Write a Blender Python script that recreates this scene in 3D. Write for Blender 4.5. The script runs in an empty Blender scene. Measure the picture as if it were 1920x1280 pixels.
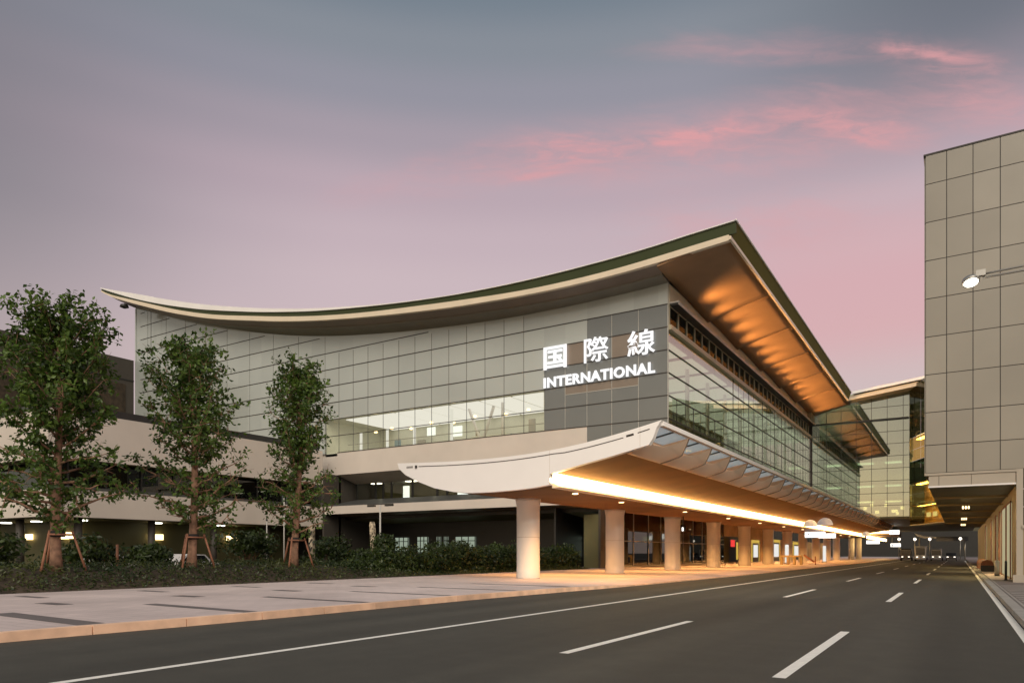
import bpy, math, random
from mathutils import Vector, Matrix
R = math.radians
random.seed(7)
scene = bpy.context.scene
COL = scene.collection

# ------------------------------------------------------------------ helpers
def tag(o, label=None, cat=None, group=None, kind=None):
    if label: o['label'] = label
    if cat: o['category'] = cat
    if group: o['group'] = group
    if kind: o['kind'] = kind
    return o

def empty(name, loc=(0, 0, 0), label=None, cat=None, group=None, rz=0.0):
    o = bpy.data.objects.new(name, None)
    COL.objects.link(o)
    o.location = loc
    o.rotation_euler = (0, 0, rz)
    o.empty_display_size = .3
    tag(o, label, cat, group)
    return o

def wloc(o):
    v = Vector((0, 0, 0))
    while o is not None:
        v += o.location
        o = o.parent
    return v

class MB:
    """collects faces, in world coordinates, and links them as one object"""
    def __init__(s):
        s.v = []; s.f = []; s.sm = []
    def face(s, pts, smooth=False):
        n = len(s.v)
        s.v += [tuple(p) for p in pts]
        s.f.append(list(range(n, n + len(pts)))); s.sm.append(smooth)
    def box(s, x0, x1, y0, y1, z0, z1):
        n = len(s.v)
        s.v += [(x0, y0, z0), (x1, y0, z0), (x1, y1, z0), (x0, y1, z0), (x0, y0, z1), (x1, y0, z1), (x1, y1, z1), (x0, y1, z1)]
        for f in ((3, 2, 1, 0), (4, 5, 6, 7), (0, 1, 5, 4), (1, 2, 6, 5), (2, 3, 7, 6), (3, 0, 4, 7)):
            s.f.append([n + i for i in f]); s.sm.append(False)
        return s
    def bar(s, p, q, w, h, up=(0, 0, 1)):
        p, q, up = Vector(p), Vector(q), Vector(up)
        d = (q - p).normalized()
        a = d.cross(up)
        if a.length < 1e-4: a = d.cross(Vector((1, 0, 0)))
        a.normalize(); b = a.cross(d).normalized()
        a *= w / 2; b *= h / 2
        n = len(s.v)
        for c in (p, q):
            s.v += [tuple(c - a - b), tuple(c + a - b), tuple(c + a + b), tuple(c - a + b)]
        for f in ((3, 2, 1, 0), (4, 5, 6, 7), (0, 1, 5, 4), (1, 2, 6, 5), (2, 3, 7, 6), (3, 0, 4, 7)):
            s.f.append([n + i for i in f]); s.sm.append(False)
        return s
    def loft(s, secs, closed=True, caps=True, smooth=False):
        """secs: list of rings of equal length"""
        n0 = len(s.v); m = len(secs[0])
        for r in secs: s.v += [tuple(p) for p in r]
        for i in range(len(secs) - 1):
            for j in range(m if closed else m - 1):
                k = (j + 1) % m
                s.f.append([n0 + i * m + j, n0 + i * m + k, n0 + (i + 1) * m + k, n0 + (i + 1) * m + j]); s.sm.append(smooth)
        if caps and closed:
            s.f.append([n0 + j for j in reversed(range(m))]); s.sm.append(False)
            s.f.append([n0 + (len(secs) - 1) * m + j for j in range(m)]); s.sm.append(False)
        return s
    def prism_y(s, poly, y0, y1, smooth=False):
        return s.loft([[(x, y0, z) for x, z in poly], [(x, y1, z) for x, z in poly]], smooth=smooth)
    def tube(s, pts, rad, n=8, caps=True):
        pts = [Vector(p) for p in pts]
        if not isinstance(rad, (list, tuple)): rad = [rad] * len(pts)
        secs = []
        ref = None
        for i, p in enumerate(pts):
            t = (pts[min(i + 1, len(pts) - 1)] - pts[max(i - 1, 0)]).normalized()
            if ref is None:
                ref = t.orthogonal().normalized()
            a = (ref - t * ref.dot(t))
            if a.length < 1e-5: a = t.orthogonal()
            a.normalize(); ref = a
            b = t.cross(a)
            secs.append([tuple(p + (a * math.cos(2 * math.pi * k / n) + b * math.sin(2 * math.pi * k / n)) * rad[i]) for k in range(n)])
        return s.loft(secs, smooth=True, caps=caps)
    def lathe(s, c, prof, n=28, caps=True):
        secs = [[(c[0] + r * math.cos(2 * math.pi * k / n), c[1] + r * math.sin(2 * math.pi * k / n), c[2] + z) for k in range(n)] for r, z in prof]
        return s.loft(secs, smooth=True, caps=caps)
    def ball(s, c, rx, ry, rz, n=10, m=6):
        secs = []
        for i in range(m + 1):
            a = -math.pi / 2 + math.pi * (i if 0 < i < m else (i + .03 if i == 0 else i - .03)) / m
            secs.append([(c[0] + rx * math.cos(a) * math.cos(2 * math.pi * k / n), c[1] + ry * math.cos(a) * math.sin(2 * math.pi * k / n), c[2] + rz * math.sin(a)) for k in range(n)])
        return s.loft(secs, smooth=True)
    def build(s, name, mat, parent=None, **kw):
        off = wloc(parent) if parent is not None else Vector((0, 0, 0))
        me = bpy.data.meshes.new(name)
        me.from_pydata([(a - off.x, b - off.y, c - off.z) for a, b, c in s.v], [], s.f)
        me.polygons.foreach_set('use_smooth', s.sm)
        me.materials.append(mat)
        me.update()
        o = bpy.data.objects.new(name, me)
        COL.objects.link(o)
        if parent is not None: o.parent = parent
        tag(o, **kw)
        return o

def copy_tree(o, parent=None):
    c = o.copy(); COL.objects.link(c)
    if parent is not None: c.parent = parent
    for ch in list(o.children): copy_tree(ch, c)
    return c

def interp(tab, x):
    tab = sorted(tab)
    if x <= tab[0][0]: return tab[0][1]
    if x >= tab[-1][0]: return tab[-1][1]
    for i in range(len(tab) - 1):
        (x0, y0), (x1, y1) = tab[i], tab[i + 1]
        if x0 <= x <= x1:
            # monotone-ish cubic through neighbours
            def sl(j):
                a = max(j - 1, 0); b = min(j + 1, len(tab) - 1)
                return (tab[b][1] - tab[a][1]) / (tab[b][0] - tab[a][0])
            h = x1 - x0; t = (x - x0) / h
            m0, m1 = sl(i) * h, sl(i + 1) * h
            return (2*t**3-3*t*t+1)*y0 + (t**3-2*t*t+t)*m0 + (-2*t**3+3*t*t)*y1 + (t**3-t*t)*m1

# ------------------------------------------------------------------ materials
def lin(c):
    return tuple(((x / 255) / 12.92 if x / 255 <= .04045 else ((x / 255 + .055) / 1.055) ** 2.4) for x in c)

def nt(name):
    m = bpy.data.materials.new(name); m.use_nodes = True
    n = m.node_tree.nodes; l = m.node_tree.links
    return m, n, l, n['Principled BSDF'], n['Material Output']

def mat(name, col, rough=.5, spec=.5, metal=0.0, coat=0.0, vary=.12, scale=.6, bump=0.0, bscale=30.0, coat_rough=.05, detail=4, island=0.0, cell=None):
    m, n, l, b, out = nt(name)
    b.inputs['Roughness'].default_value = rough
    b.inputs['Metallic'].default_value = metal
    b.inputs['Specular IOR Level'].default_value = spec
    b.inputs['Coat Weight'].default_value = coat
    b.inputs['Coat Roughness'].default_value = coat_rough
    tc = n.new('ShaderNodeTexCoord')
    g = n.new('ShaderNodeNewGeometry')
    nz = n.new('ShaderNodeTexNoise'); nz.inputs['Scale'].default_value = scale; nz.inputs['Detail'].default_value = detail
    l.new(g.outputs['Position'], nz.inputs['Vector'])
    mr = n.new('ShaderNodeMapRange')
    mr.inputs['From Min'].default_value = .3; mr.inputs['From Max'].default_value = .7
    mr.inputs['To Min'].default_value = 1 - vary; mr.inputs['To Max'].default_value = 1 + vary
    l.new(nz.outputs['Fac'], mr.inputs['Value'])
    mx = n.new('ShaderNodeVectorMath'); mx.operation = 'SCALE'
    mx.inputs[0].default_value = col
    fac = mr.outputs['Result']
    if island or cell:
        if cell:
            so_ = n.new('ShaderNodeVectorMath'); so_.operation = 'SUBTRACT'; so_.inputs[1].default_value = (cell[2], 0, cell[3]); l.new(g.outputs['Position'], so_.inputs[0])
            sn = n.new('ShaderNodeVectorMath'); sn.operation = 'SNAP'; sn.inputs[1].default_value = (cell[0], 1000, cell[1]); l.new(so_.outputs[0], sn.inputs[0])
            wn = n.new('ShaderNodeTexWhiteNoise'); l.new(sn.outputs[0], wn.inputs['Vector']); rnd_ = wn.outputs['Value']; amp = cell[4]
        else:
            rnd_ = g.outputs['Random Per Island']; amp = island
        ia = n.new('ShaderNodeMath'); ia.operation = 'MULTIPLY_ADD'; ia.inputs[1].default_value = 2 * amp; ia.inputs[2].default_value = 1 - amp; l.new(rnd_, ia.inputs[0])
        im = n.new('ShaderNodeMath'); im.operation = 'MULTIPLY'; l.new(ia.outputs[0], im.inputs[0]); l.new(fac, im.inputs[1]); fac = im.outputs[0]
    l.new(fac, mx.inputs['Scale'])
    l.new(mx.outputs['Vector'], b.inputs['Base Color'])
    if bump:
        nb = n.new('ShaderNodeTexNoise'); nb.inputs['Scale'].default_value = bscale; nb.inputs['Detail'].default_value = 5
        l.new(g.outputs['Position'], nb.inputs['Vector'])
        bp = n.new('ShaderNodeBump'); bp.inputs['Strength'].default_value = bump; bp.inputs['Distance'].default_value = .02
        l.new(nb.outputs['Fac'], bp.inputs['Height']); l.new(bp.outputs['Normal'], b.inputs['Normal'])
    return m

def glow(name, col, strength):
    m, n, l, b, out = nt(name)
    n.remove(b)
    e = n.new('ShaderNodeEmission'); e.inputs['Color'].default_value = (*col, 1); e.inputs['Strength'].default_value = strength
    l.new(e.outputs[0], out.inputs['Surface'])
    return m

def glass(name, tint, base=.08, gain=.75, rough=.0):
    """clear pane: see-through with a tint, mirror-like towards grazing angles"""
    m, n, l, b, out = nt(name)
    n.remove(b)
    t = n.new('ShaderNodeBsdfTransparent'); t.inputs['Color'].default_value = (*tint, 1)
    g = n.new('ShaderNodeBsdfGlossy'); g.inputs['Roughness'].default_value = rough; g.inputs['Color'].default_value = (.92, .95, .93, 1)
    gm = n.new('ShaderNodeNewGeometry')      # Schlick's law on |cos|, the same for both faces of a thin pane
    dp = n.new('ShaderNodeVectorMath'); dp.operation = 'DOT_PRODUCT'
    l.new(gm.outputs['Incoming'], dp.inputs[0]); l.new(gm.outputs['Normal'], dp.inputs[1])
    ab = n.new('ShaderNodeMath'); ab.operation = 'ABSOLUTE'; l.new(dp.outputs['Value'], ab.inputs[0])
    om = n.new('ShaderNodeMath'); om.operation = 'SUBTRACT'; om.inputs[0].default_value = 1; l.new(ab.outputs[0], om.inputs[1])
    pw = n.new('ShaderNodeMath'); pw.operation = 'POWER'; pw.inputs[1].default_value = 4; l.new(om.outputs[0], pw.inputs[0])
    ma = n.new('ShaderNodeMath'); ma.operation = 'MULTIPLY_ADD'; ma.use_clamp = True
    ma.inputs[1].default_value = gain; ma.inputs[2].default_value = base
    l.new(pw.outputs[0], ma.inputs[0])
    mx = n.new('ShaderNodeMixShader')
    l.new(ma.outputs[0], mx.inputs['Fac']); l.new(t.outputs[0], mx.inputs[1]); l.new(g.outputs[0], mx.inputs[2])
    l.new(mx.outputs[0], out.inputs['Surface'])
    return m

def asphalt():
    m, n, l, b, out = nt('asphalt')
    g = n.new('ShaderNodeNewGeometry')
    mp = n.new('ShaderNodeMapping'); mp.inputs['Scale'].default_value = (1.0, .05, 1)
    l.new(g.outputs['Position'], mp.inputs['Vector'])
    n1 = n.new('ShaderNodeTexNoise'); n1.inputs['Scale'].default_value = .55; n1.inputs['Detail'].default_value = 5
    l.new(mp.outputs['Vector'], n1.inputs['Vector'])
    n2 = n.new('ShaderNodeTexNoise'); n2.inputs['Scale'].default_value = 55; n2.inputs['Detail'].default_value = 3
    l.new(g.outputs['Position'], n2.inputs['Vector'])
    n3 = n.new('ShaderNodeTexVoronoi'); n3.inputs['Scale'].default_value = 90
    l.new(g.outputs['Position'], n3.inputs['Vector'])
    a = n.new('ShaderNodeMath'); a.operation = 'MULTIPLY_ADD'; a.inputs[1].default_value = .85; a.inputs[2].default_value = .26
    l.new(n1.outputs['Fac'], a.inputs[0])
    c = n.new('ShaderNodeMath'); c.operation = 'MULTIPLY_ADD'; c.inputs[1].default_value = .7; c.inputs[2].default_value = .65
    l.new(n2.outputs['Fac'], c.inputs[0])
    d = n.new('ShaderNodeMath'); d.operation = 'MULTIPLY'
    l.new(a.outputs[0], d.inputs[0]); l.new(c.outputs[0], d.inputs[1])
    n4 = n.new('ShaderNodeTexNoise'); n4.inputs['Scale'].default_value = 1.7; n4.inputs['Detail'].default_value = 9; n4.inputs['Roughness'].default_value = .68
    l.new(g.outputs['Position'], n4.inputs['Vector'])
    e4 = n.new('ShaderNodeMath'); e4.operation = 'MULTIPLY_ADD'; e4.inputs[1].default_value = .60; e4.inputs[2].default_value = .70; l.new(n4.outputs['Fac'], e4.inputs[0])
    d4 = n.new('ShaderNodeMath'); d4.operation = 'MULTIPLY'; l.new(d.outputs[0], d4.inputs[0]); l.new(e4.outputs[0], d4.inputs[1])
    sx = n.new('ShaderNodeSeparateXYZ'); l.new(g.outputs['Position'], sx.inputs[0])
    ph = n.new('ShaderNodeMath'); ph.operation = 'MULTIPLY_ADD'; ph.inputs[1].default_value = 2 * math.pi / 1.7; ph.inputs[2].default_value = 2 * math.pi * 9.4 / 1.7; l.new(sx.outputs['X'], ph.inputs[0])
    cs = n.new('ShaderNodeMath'); cs.operation = 'COSINE'; l.new(ph.outputs[0], cs.inputs[0])
    tw = n.new('ShaderNodeMath'); tw.operation = 'MULTIPLY_ADD'; tw.inputs[1].default_value = .055; tw.inputs[2].default_value = 1.03; l.new(cs.outputs[0], tw.inputs[0])
    d5 = n.new('ShaderNodeMath'); d5.operation = 'MULTIPLY'; l.new(d4.outputs[0], d5.inputs[0]); l.new(tw.outputs[0], d5.inputs[1])
    mx = n.new('ShaderNodeVectorMath'); mx.operation = 'SCALE'; mx.inputs[0].default_value = (.090, .085, .069)
    l.new(d5.outputs[0], mx.inputs['Scale']); l.new(mx.outputs['Vector'], b.inputs['Base Color'])
    b.inputs['Roughness'].default_value = .72
    b.inputs['Specular IOR Level'].default_value = .35
    bp = n.new('ShaderNodeBump'); bp.inputs['Strength'].default_value = .25; bp.inputs['Distance'].default_value = .01
    l.new(n3.outputs['Distance'], bp.inputs['Height']); l.new(bp.outputs['Normal'], b.inputs['Normal'])
    return m

def paving():
    m, n, l, b, out = nt('paving')
    g = n.new('ShaderNodeNewGeometry')
    br = n.new('ShaderNodeTexBrick')
    br.inputs['Color1'].default_value = (.70, .575, .545, 1); br.inputs['Color2'].default_value = (.65, .535, .51, 1)
    br.inputs['Mortar'].default_value = (.50, .41, .38, 1)
    br.inputs['Scale'].default_value = 1.0; br.inputs['Mortar Size'].default_value = .011
    br.inputs['Brick Width'].default_value = .6; br.inputs['Row Height'].default_value = .3
    l.new(g.outputs['Position'], br.inputs['Vector'])
    nz = n.new('ShaderNodeTexNoise'); nz.inputs['Scale'].default_value = .35; nz.inputs['Detail'].default_value = 6
    l.new(g.outputs['Position'], nz.inputs['Vector'])
    mr = n.new('ShaderNodeMapRange'); mr.inputs['From Min'].default_value = .3; mr.inputs['From Max'].default_value = .7
    mr.inputs['To Min'].default_value = .82; mr.inputs['To Max'].default_value = 1.12
    l.new(nz.outputs['Fac'], mr.inputs['Value'])
    mx = n.new('ShaderNodeVectorMath'); mx.operation = 'SCALE'
    l.new(br.outputs['Color'], mx.inputs[0]); l.new(mr.outputs[0], mx.inputs['Scale'])
    l.new(mx.outputs['Vector'], b.inputs['Base Color'])
    b.inputs['Roughness'].default_value = .6
    return m

def leafmat(name, c1, c2, scale=1.3):
    m, n, l, b, out = nt(name)
    g = n.new('ShaderNodeNewGeometry')
    nz = n.new('ShaderNodeTexNoise'); nz.inputs['Scale'].default_value = scale; nz.inputs['Detail'].default_value = 3
    l.new(g.outputs['Position'], nz.inputs['Vector'])
    r = n.new('ShaderNodeValToRGB')
    r.color_ramp.elements[0].position = .35; r.color_ramp.elements[0].color = (*c1, 1)
    r.color_ramp.elements[1].position = .68; r.color_ramp.elements[1].color = (*c2, 1)
    ad = n.new('ShaderNodeMath'); ad.operation = 'MULTIPLY_ADD'; ad.inputs[1].default_value = .35; 
    l.new(g.outputs['Random Per Island'], ad.inputs[0]); l.new(nz.outputs['Fac'], ad.inputs[2])
    sb = n.new('ShaderNodeMath'); sb.operation = 'SUBTRACT'; sb.inputs[1].default_value = .17
    l.new(ad.outputs[0], sb.inputs[0]); l.new(sb.outputs[0], r.inputs[0])
    l.new(r.outputs[0], b.inputs['Base Color'])
    b.inputs['Roughness'].default_value = .45
    tr = n.new('ShaderNodeBsdfTranslucent'); l.new(r.outputs[0], tr.inputs['Color'])
    mx = n.new('ShaderNodeMixShader'); mx.inputs['Fac'].default_value = .3
    l.new(b.outputs[0], mx.inputs[1]); l.new(tr.outputs[0], mx.inputs[2]); l.new(mx.outputs[0], out.inputs['Surface'])
    return m

M = {}
M['asphalt'] = asphalt()
M['paving'] = paving()
M['dark_paving'] = mat('dark_paving', (.17, .145, .14), .6)
M['kerb'] = mat('kerb_stone', (.85, .55, .37), .6, vary=.22, scale=1.6, bump=.2, island=.12)
M['kerb_grey'] = mat('kerb_grey', (.33, .31, .29), .6, vary=.15, scale=1.5, bump=.2)
M['paint'] = mat('road_paint', (.90, .87, .80), .6, vary=.08, scale=9)
M['ground'] = mat('ground', (.045, .042, .036), .9)
M['soil'] = mat('soil', (.05, .035, .022), .95, vary=.4, scale=2)
M['clad'] = mat('grey_cladding', (.385, .405, .382), .24, .5, coat=1.0, vary=.07, scale=.12, coat_rough=.03, cell=(2.32, 2.0, -34.09, 23.44, .055))
M['dark_panel'] = mat('slate_panel', (.135, .142, .14), .25, .5, coat=1.0, vary=.06, scale=.3)
M['brown_panel'] = mat('brown_panel', (.20, .155, .12), .35, .5, coat=.5, vary=.06)
M['joint'] = mat('dark_joint', (.03, .022, .018), .5, vary=.05)
M['thin_joint'] = mat('thin_joint', (.13, .125, .11), .5, vary=.05)
M['pale_joint'] = mat('pale_joint', (.42, .40, .36), .4, vary=.05)
M['white'] = mat('white_metal', (.86, .82, .80), .38, .5, vary=.035, scale=.35, coat=.15)
M['band'] = mat('pale_band', (.64, .56, .49), .5, vary=.06, scale=.3)
M['cream'] = mat('cream_trim', (.74, .62, .47), .35, .5, vary=.05)
M['olive'] = mat('olive_fascia', (.040, .050, .018), .5, .25, coat=.0, vary=.1, scale=.25)
M['olive_side'] = mat('olive_side', (.12, .105, .014), .65, .15, vary=.1, scale=.2)  # brighter copy of the olive, sky light on the side painted in
M['roofmetal'] = mat('roof_metal', (.60, .55, .50), .4, vary=.08, scale=.2)
M['soffit'] = mat('roof_soffit', (.20, .148, .11), .42, .5, vary=.1, scale=.3)
M['soffit2'] = mat('amber_soffit', (.30, .17, .085), .5, .3, vary=.12, scale=.4)
M['soffit_grey'] = mat('soffit_grey', (.19, .172, .135), .5, vary=.06)
M['eaves'] = mat('eaves_paint', (.62, .54, .38), .5, vary=.05)  # tan lightened to make up for light missing under the eaves
M['tan'] = mat('tan_metal', (.40, .345, .235), .45, vary=.06)
M['wood_dark'] = mat('cove_soffit', (.18, .08, .022), .7, .12, vary=.15, scale=.5)
M['wood'] = mat('canopy_soffit', (.17, .088, .042), .6, .2, vary=.12, scale=.5)
M['bracket'] = mat('bracket_metal', (.80, .60, .44), .5, .3, vary=.08, scale=.8)
M['column'] = mat('column_shell', (.86, .80, .74), .42, .5, vary=.05, scale=.5)
M['dark'] = mat('dark_metal', (.022, .02, .018), .4, vary=.1)
M['greydark'] = mat('grey_ledge', (.075, .075, .072), .5, vary=.08)
M['olivewall'] = mat('olive_wall', (.13, .12, .05), .6, vary=.1, scale=.3)
M['block'] = mat('brown_block', (.062, .052, .043), .6, vary=.1, scale=.2)
M['inwall'] = mat('pale_interior', (.80, .80, .68), .6, vary=.12, scale=.35)
M['infloor'] = mat('interior_floor', (.36, .33, .26), .35, vary=.1)
M['warmwall'] = mat('warm_interior', (.45, .30, .16), .6, vary=.2, scale=.5)
M['office'] = mat('office_panel', (.28, .253, .212), .32, .5, coat=.5, vary=.12, scale=.16, island=.07, metal=.15, coat_rough=.12)
M['officeband'] = mat('office_band', (.40, .345, .28), .4, .5, vary=.05)
M['tunnel'] = mat('dark_soffit', (.085, .075, .04), .55, vary=.1, scale=.2)
M['bluegrey'] = mat('blue_grey', (.30, .42, .48), .5, vary=.1)
M['tanwall'] = mat('tan_wall', (.33, .245, .13), .55, vary=.1, scale=.4)
M['bark'] = mat('bark', (.27, .15, .095), .85, vary=.35, scale=5, bump=.6, bscale=14)  # colour warmed in place of lamp light on the trunks
M['stake'] = mat('timber_stake', (.30, .13, .075), .7, vary=.25, scale=6)
M['leaf'] = leafmat('tree_leaf', (.030, .066, .008), (.115, .190, .028))
M['leaf_b'] = leafmat('shrub_leaf', (.016, .030, .005), (.058, .088, .016), 1.0)
M['leaf_c'] = leafmat('bed_leaf', (.018, .038, .005), (.082, .095, .024), .6)
M['steel'] = mat('brushed_steel', (.42, .40, .37), .35, metal=.7, vary=.06)
M['pole'] = mat('pole_paint', (.5, .47, .43), .5, vary=.05)
M['glass'] = glass('clear_glass', (.87, .90, .79), .17, .8)
M['glass_end'] = glass('mirror_glass', (.50, .56, .46), .34, .8)
M['glass_front'] = glass('front_glass', (.94, .94, .89), .05, .6)
M['glass_dark'] = glass('dark_glass', (.16, .17, .10), .06, .55)
M['glass_canopy'] = glass('canopy_glass', (.74, .78, .80), .10, .5, rough=.05)
def frost(m, amt, col):
    t_ = m.node_tree; nn, ll = t_.nodes, t_.links
    o_ = [x for x in nn if x.type == 'OUTPUT_MATERIAL'][0]; src = o_.inputs['Surface'].links[0].from_socket
    tl = nn.new('ShaderNodeBsdfTranslucent'); tl.inputs['Color'].default_value = (*col, 1)
    mx = nn.new('ShaderNodeMixShader'); mx.inputs['Fac'].default_value = amt
    ll.new(src, mx.inputs[1]); ll.new(tl.outputs[0], mx.inputs[2]); ll.new(mx.outputs[0], o_.inputs['Surface'])
frost(M['glass_canopy'], .5, (.80, .86, .90))
frost(M['bracket'], .55, (.98, .74, .53))
M['glass_amber'] = glass('amber_glass', (.85, .72, .40), .06, .5)
M['cove'] = glow('cove_light', (1.0, .66, .24), 15.0)
M['sign'] = glow('sign_face', (1.0, .98, .97), 1.12)
M['lightbox'] = glow('lightbox_face', (1.0, .95, .88), 2.2)
M['ceil'] = glow('interior_lamp', (1.0, .93, .72), 4.2)
M['ceil_g'] = glow('interior_lamp_green', (.97, 1.0, .80), .58)
M['ceil_w'] = glow('interior_lamp_warm', (1.0, .74, .30), 15)
M['ceil_f'] = glow('luminous_ceiling', (1.0, .96, .90), .95)
M['ceil_w2'] = glow('interior_lamp_pale', (1.0, .86, .5), 3.0)
M['ceil_e'] = glow('interior_lamp_mint', (.9, 1.0, .74), 2.0)
M['lampface'] = glow('lamp_face', (1.0, .95, .80), 6.0)
M['warmlamp'] = glow('warm_lamp', (1.0, .72, .34), 4.0)
M['red_lit'] = glow('red_lit', (.9, .06, .05), 1.0)
M['yellow_lit'] = glow('yellow_lit', (1.0, .66, .12), .6)
M['white_lit'] = glow('white_lit', (.95, 1.0, .92), 1.3)
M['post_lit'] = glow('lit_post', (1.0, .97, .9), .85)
M['dim_lit'] = glow('dim_window', (.85, 1.0, .78), .34)
M['door_lit'] = glow('lit_door', (1.0, .88, .52), .42)
M['black'] = mat('black_mark', (.012, .012, .014), .5)
M['brick'] = mat('brown_barrier', (.28, .10, .045), .6, vary=.3, scale=4)
M['carpaint_w'] = mat('car_white', (.62, .60, .60), .25, coat=1)
M['carpaint_d'] = mat('car_dark', (.03, .032, .04), .25, coat=1)
M['carpaint_s'] = mat('car_silver', (.30, .29, .30), .3, coat=1, metal=.3)
M['rubber'] = mat('rubber', (.015, .015, .015), .8)
M['carglass'] = mat('car_window', (.012, .014, .016), .08, .6)
M['beacon'] = glow('vehicle_lamp', (1.0, .9, .75), 3.0)
M['banner'] = mat('patterned_banner', (.42, .34, .24), .6, vary=.9, scale=3.5, detail=2)
M['grass'] = leafmat('grass_blade', (.03, .05, .012), (.07, .10, .03), 2)

# ------------------------------------------------------------------ sky
w = bpy.data.worlds.new('World'); scene.world = w; w.use_nodes = True
n = w.node_tree.nodes; l = w.node_tree.links
n.clear()
out = n.new('ShaderNodeOutputWorld'); bg = n.new('ShaderNodeBackground'); l.new(bg.outputs[0], out.inputs['Surface'])
tc = n.new('ShaderNodeTexCoord')
sep = n.new('ShaderNodeSeparateXYZ'); l.new(tc.outputs['Generated'], sep.inputs[0])

def math_node(op, a, b=None, c=None, clamp=False):
    x = n.new('ShaderNodeMath'); x.operation = op; x.use_clamp = clamp
    for i, v in enumerate((a, b, c)):
        if v is None: continue
        if isinstance(v, (int, float)): x.inputs[i].default_value = v
        else: l.new(v, x.inputs[i])
    return x.outputs[0]
def smooth(v, a, b):
    x = n.new('ShaderNodeMapRange'); x.interpolation_type = 'SMOOTHSTEP'
    x.inputs['From Min'].default_value = a; x.inputs['From Max'].default_value = b
    l.new(v, x.inputs['Value']); return x.outputs['Result']
def mixc(f, a, b):
    x = n.new('ShaderNodeMix'); x.data_type = 'RGBA'
    if isinstance(f, (int, float)): x.inputs['Factor'].default_value = f
    else: l.new(f, x.inputs['Factor'])
    for k, v in (('A', a), ('B', b)):
        s = [i for i in x.inputs if i.name == k and i.type == 'RGBA'][0]
        if isinstance(v, tuple): s.default_value = (*v, 1)
        else: l.new(v, s)
    return [o for o in x.outputs if o.type == 'RGBA'][0]
def dot(v):
    x = n.new('ShaderNodeVectorMath'); x.operation = 'DOT_PRODUCT'; x.inputs[1].default_value = v
    l.new(tc.outputs['Generated'], x.inputs[0]); return x.outputs['Value']
SA, CA = math.sin(R(32.2)), math.cos(R(32.2))
Z = sep.outputs['Z']; Y = sep.outputs['Y']
tR = dot((CA, SA, 0)); 
ramp = n.new('ShaderNodeValToRGB'); ramp.color_ramp.interpolation = 'EASE'
l.new(Z, ramp.inputs[0])
E_ = ramp.color_ramp.elements
stops = [(0.0, (216, 188, 178)), (.22, (208, 188, 189)), (.35, (203, 184, 190)), (.40, (197, 178, 186)), (.45, (187, 168, 178)),
         (.50, (167, 156, 167)), (.54, (149, 148, 160)), (.58, (136, 142, 152)), (.62, (118, 130, 142)), (.75, (92, 108, 126)), (1.0, (72, 88, 110))]
E_[0].position, E_[0].color = stops[0][0], (*lin(stops[0][1]), 1)
E_[1].position, E_[1].color = stops[-1][0], (*lin(stops[-1][1]), 1)
for p, c in stops[1:-1]:
    e = E_.new(p); e.color = (*lin(c), 1)
base = ramp.outputs[0]
# grey-olive dimming towards the left horizon sector, pink glow low on the right
leftf = math_node('MULTIPLY', math_node('MULTIPLY', smooth(tR, -.18, -.62), .66), smooth(Z, .22, .42))
base = mixc(leftf, base, lin((118, 120, 131)))
lt2 = math_node('MULTIPLY', smooth(tR, -.34, -.64), .45)
base = mixc(lt2, base, lin((112, 113, 117)))
rtf = math_node('MULTIPLY', math_node('MULTIPLY', smooth(tR, .18, .48), smooth(Z, .40, .58)), .85)
base = mixc(rtf, base, lin((100, 107, 117)))
rg = math_node('MULTIPLY', smooth(tR, .10, .36), math_node('MULTIPLY', math_node('MULTIPLY', smooth(Z, .44, .32), smooth(Z, .20, .28)), .45))
base = mixc(rg, base, lin((226, 160, 165)))
# wisps of lit cloud, each an elongated patch at its own bearing and height
tF = math_node('MAXIMUM', dot((-SA, CA, 0)), .05)
cv = n.new('ShaderNodeCombineXYZ')
l.new(math_node('DIVIDE', tR, tF), cv.inputs[0]); l.new(math_node('DIVIDE', Z, tF), cv.inputs[1])
mp = n.new('ShaderNodeMapping'); mp.inputs['Scale'].default_value = (3.2, 11, 1); mp.inputs['Rotation'].default_value = (0, 0, R(-7))
l.new(cv.outputs[0], mp.inputs['Vector'])
nz = n.new('ShaderNodeTexNoise'); nz.inputs['Scale'].default_value = 1.6; nz.inputs['Detail'].default_value = 6; nz.inputs['Roughness'].default_value = .55; nz.inputs['Distortion'].default_value = .6
l.new(mp.outputs[0], nz.inputs['Vector'])
wp = n.new('ShaderNodeVectorMath'); wp.operation = 'SUBTRACT'; wp.inputs[1].default_value = (.5, .5, .5); l.new(nz.outputs['Color'], wp.inputs[0])
ws = n.new('ShaderNodeVectorMath'); ws.operation = 'MULTIPLY'; ws.inputs[1].default_value = (.20, .07, 0); l.new(wp.outputs[0], ws.inputs[0])
wa = n.new('ShaderNodeVectorMath'); wa.operation = 'ADD'; l.new(cv.outputs[0], wa.inputs[0]); l.new(ws.outputs[0], wa.inputs[1])
def wisp(px, py, hl, ht, ang, amt):
    mm = n.new('ShaderNodeMapping'); mm.vector_type = 'TEXTURE'
    mm.inputs['Location'].default_value = ((px - 960) / 1330, (1036 - py) / 1330, 0)
    mm.inputs['Rotation'].default_value = (0, 0, R(ang)); mm.inputs['Scale'].default_value = (hl / 1330, ht / 1330, 1)
    l.new(wa.outputs[0], mm.inputs['Vector'])
    ln = n.new('ShaderNodeVectorMath'); ln.operation = 'LENGTH'; l.new(mm.outputs[0], ln.inputs[0])
    return math_node('MULTIPLY', smooth(ln.outputs['Value'], 1.0, .0), amt)
tot = None
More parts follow.
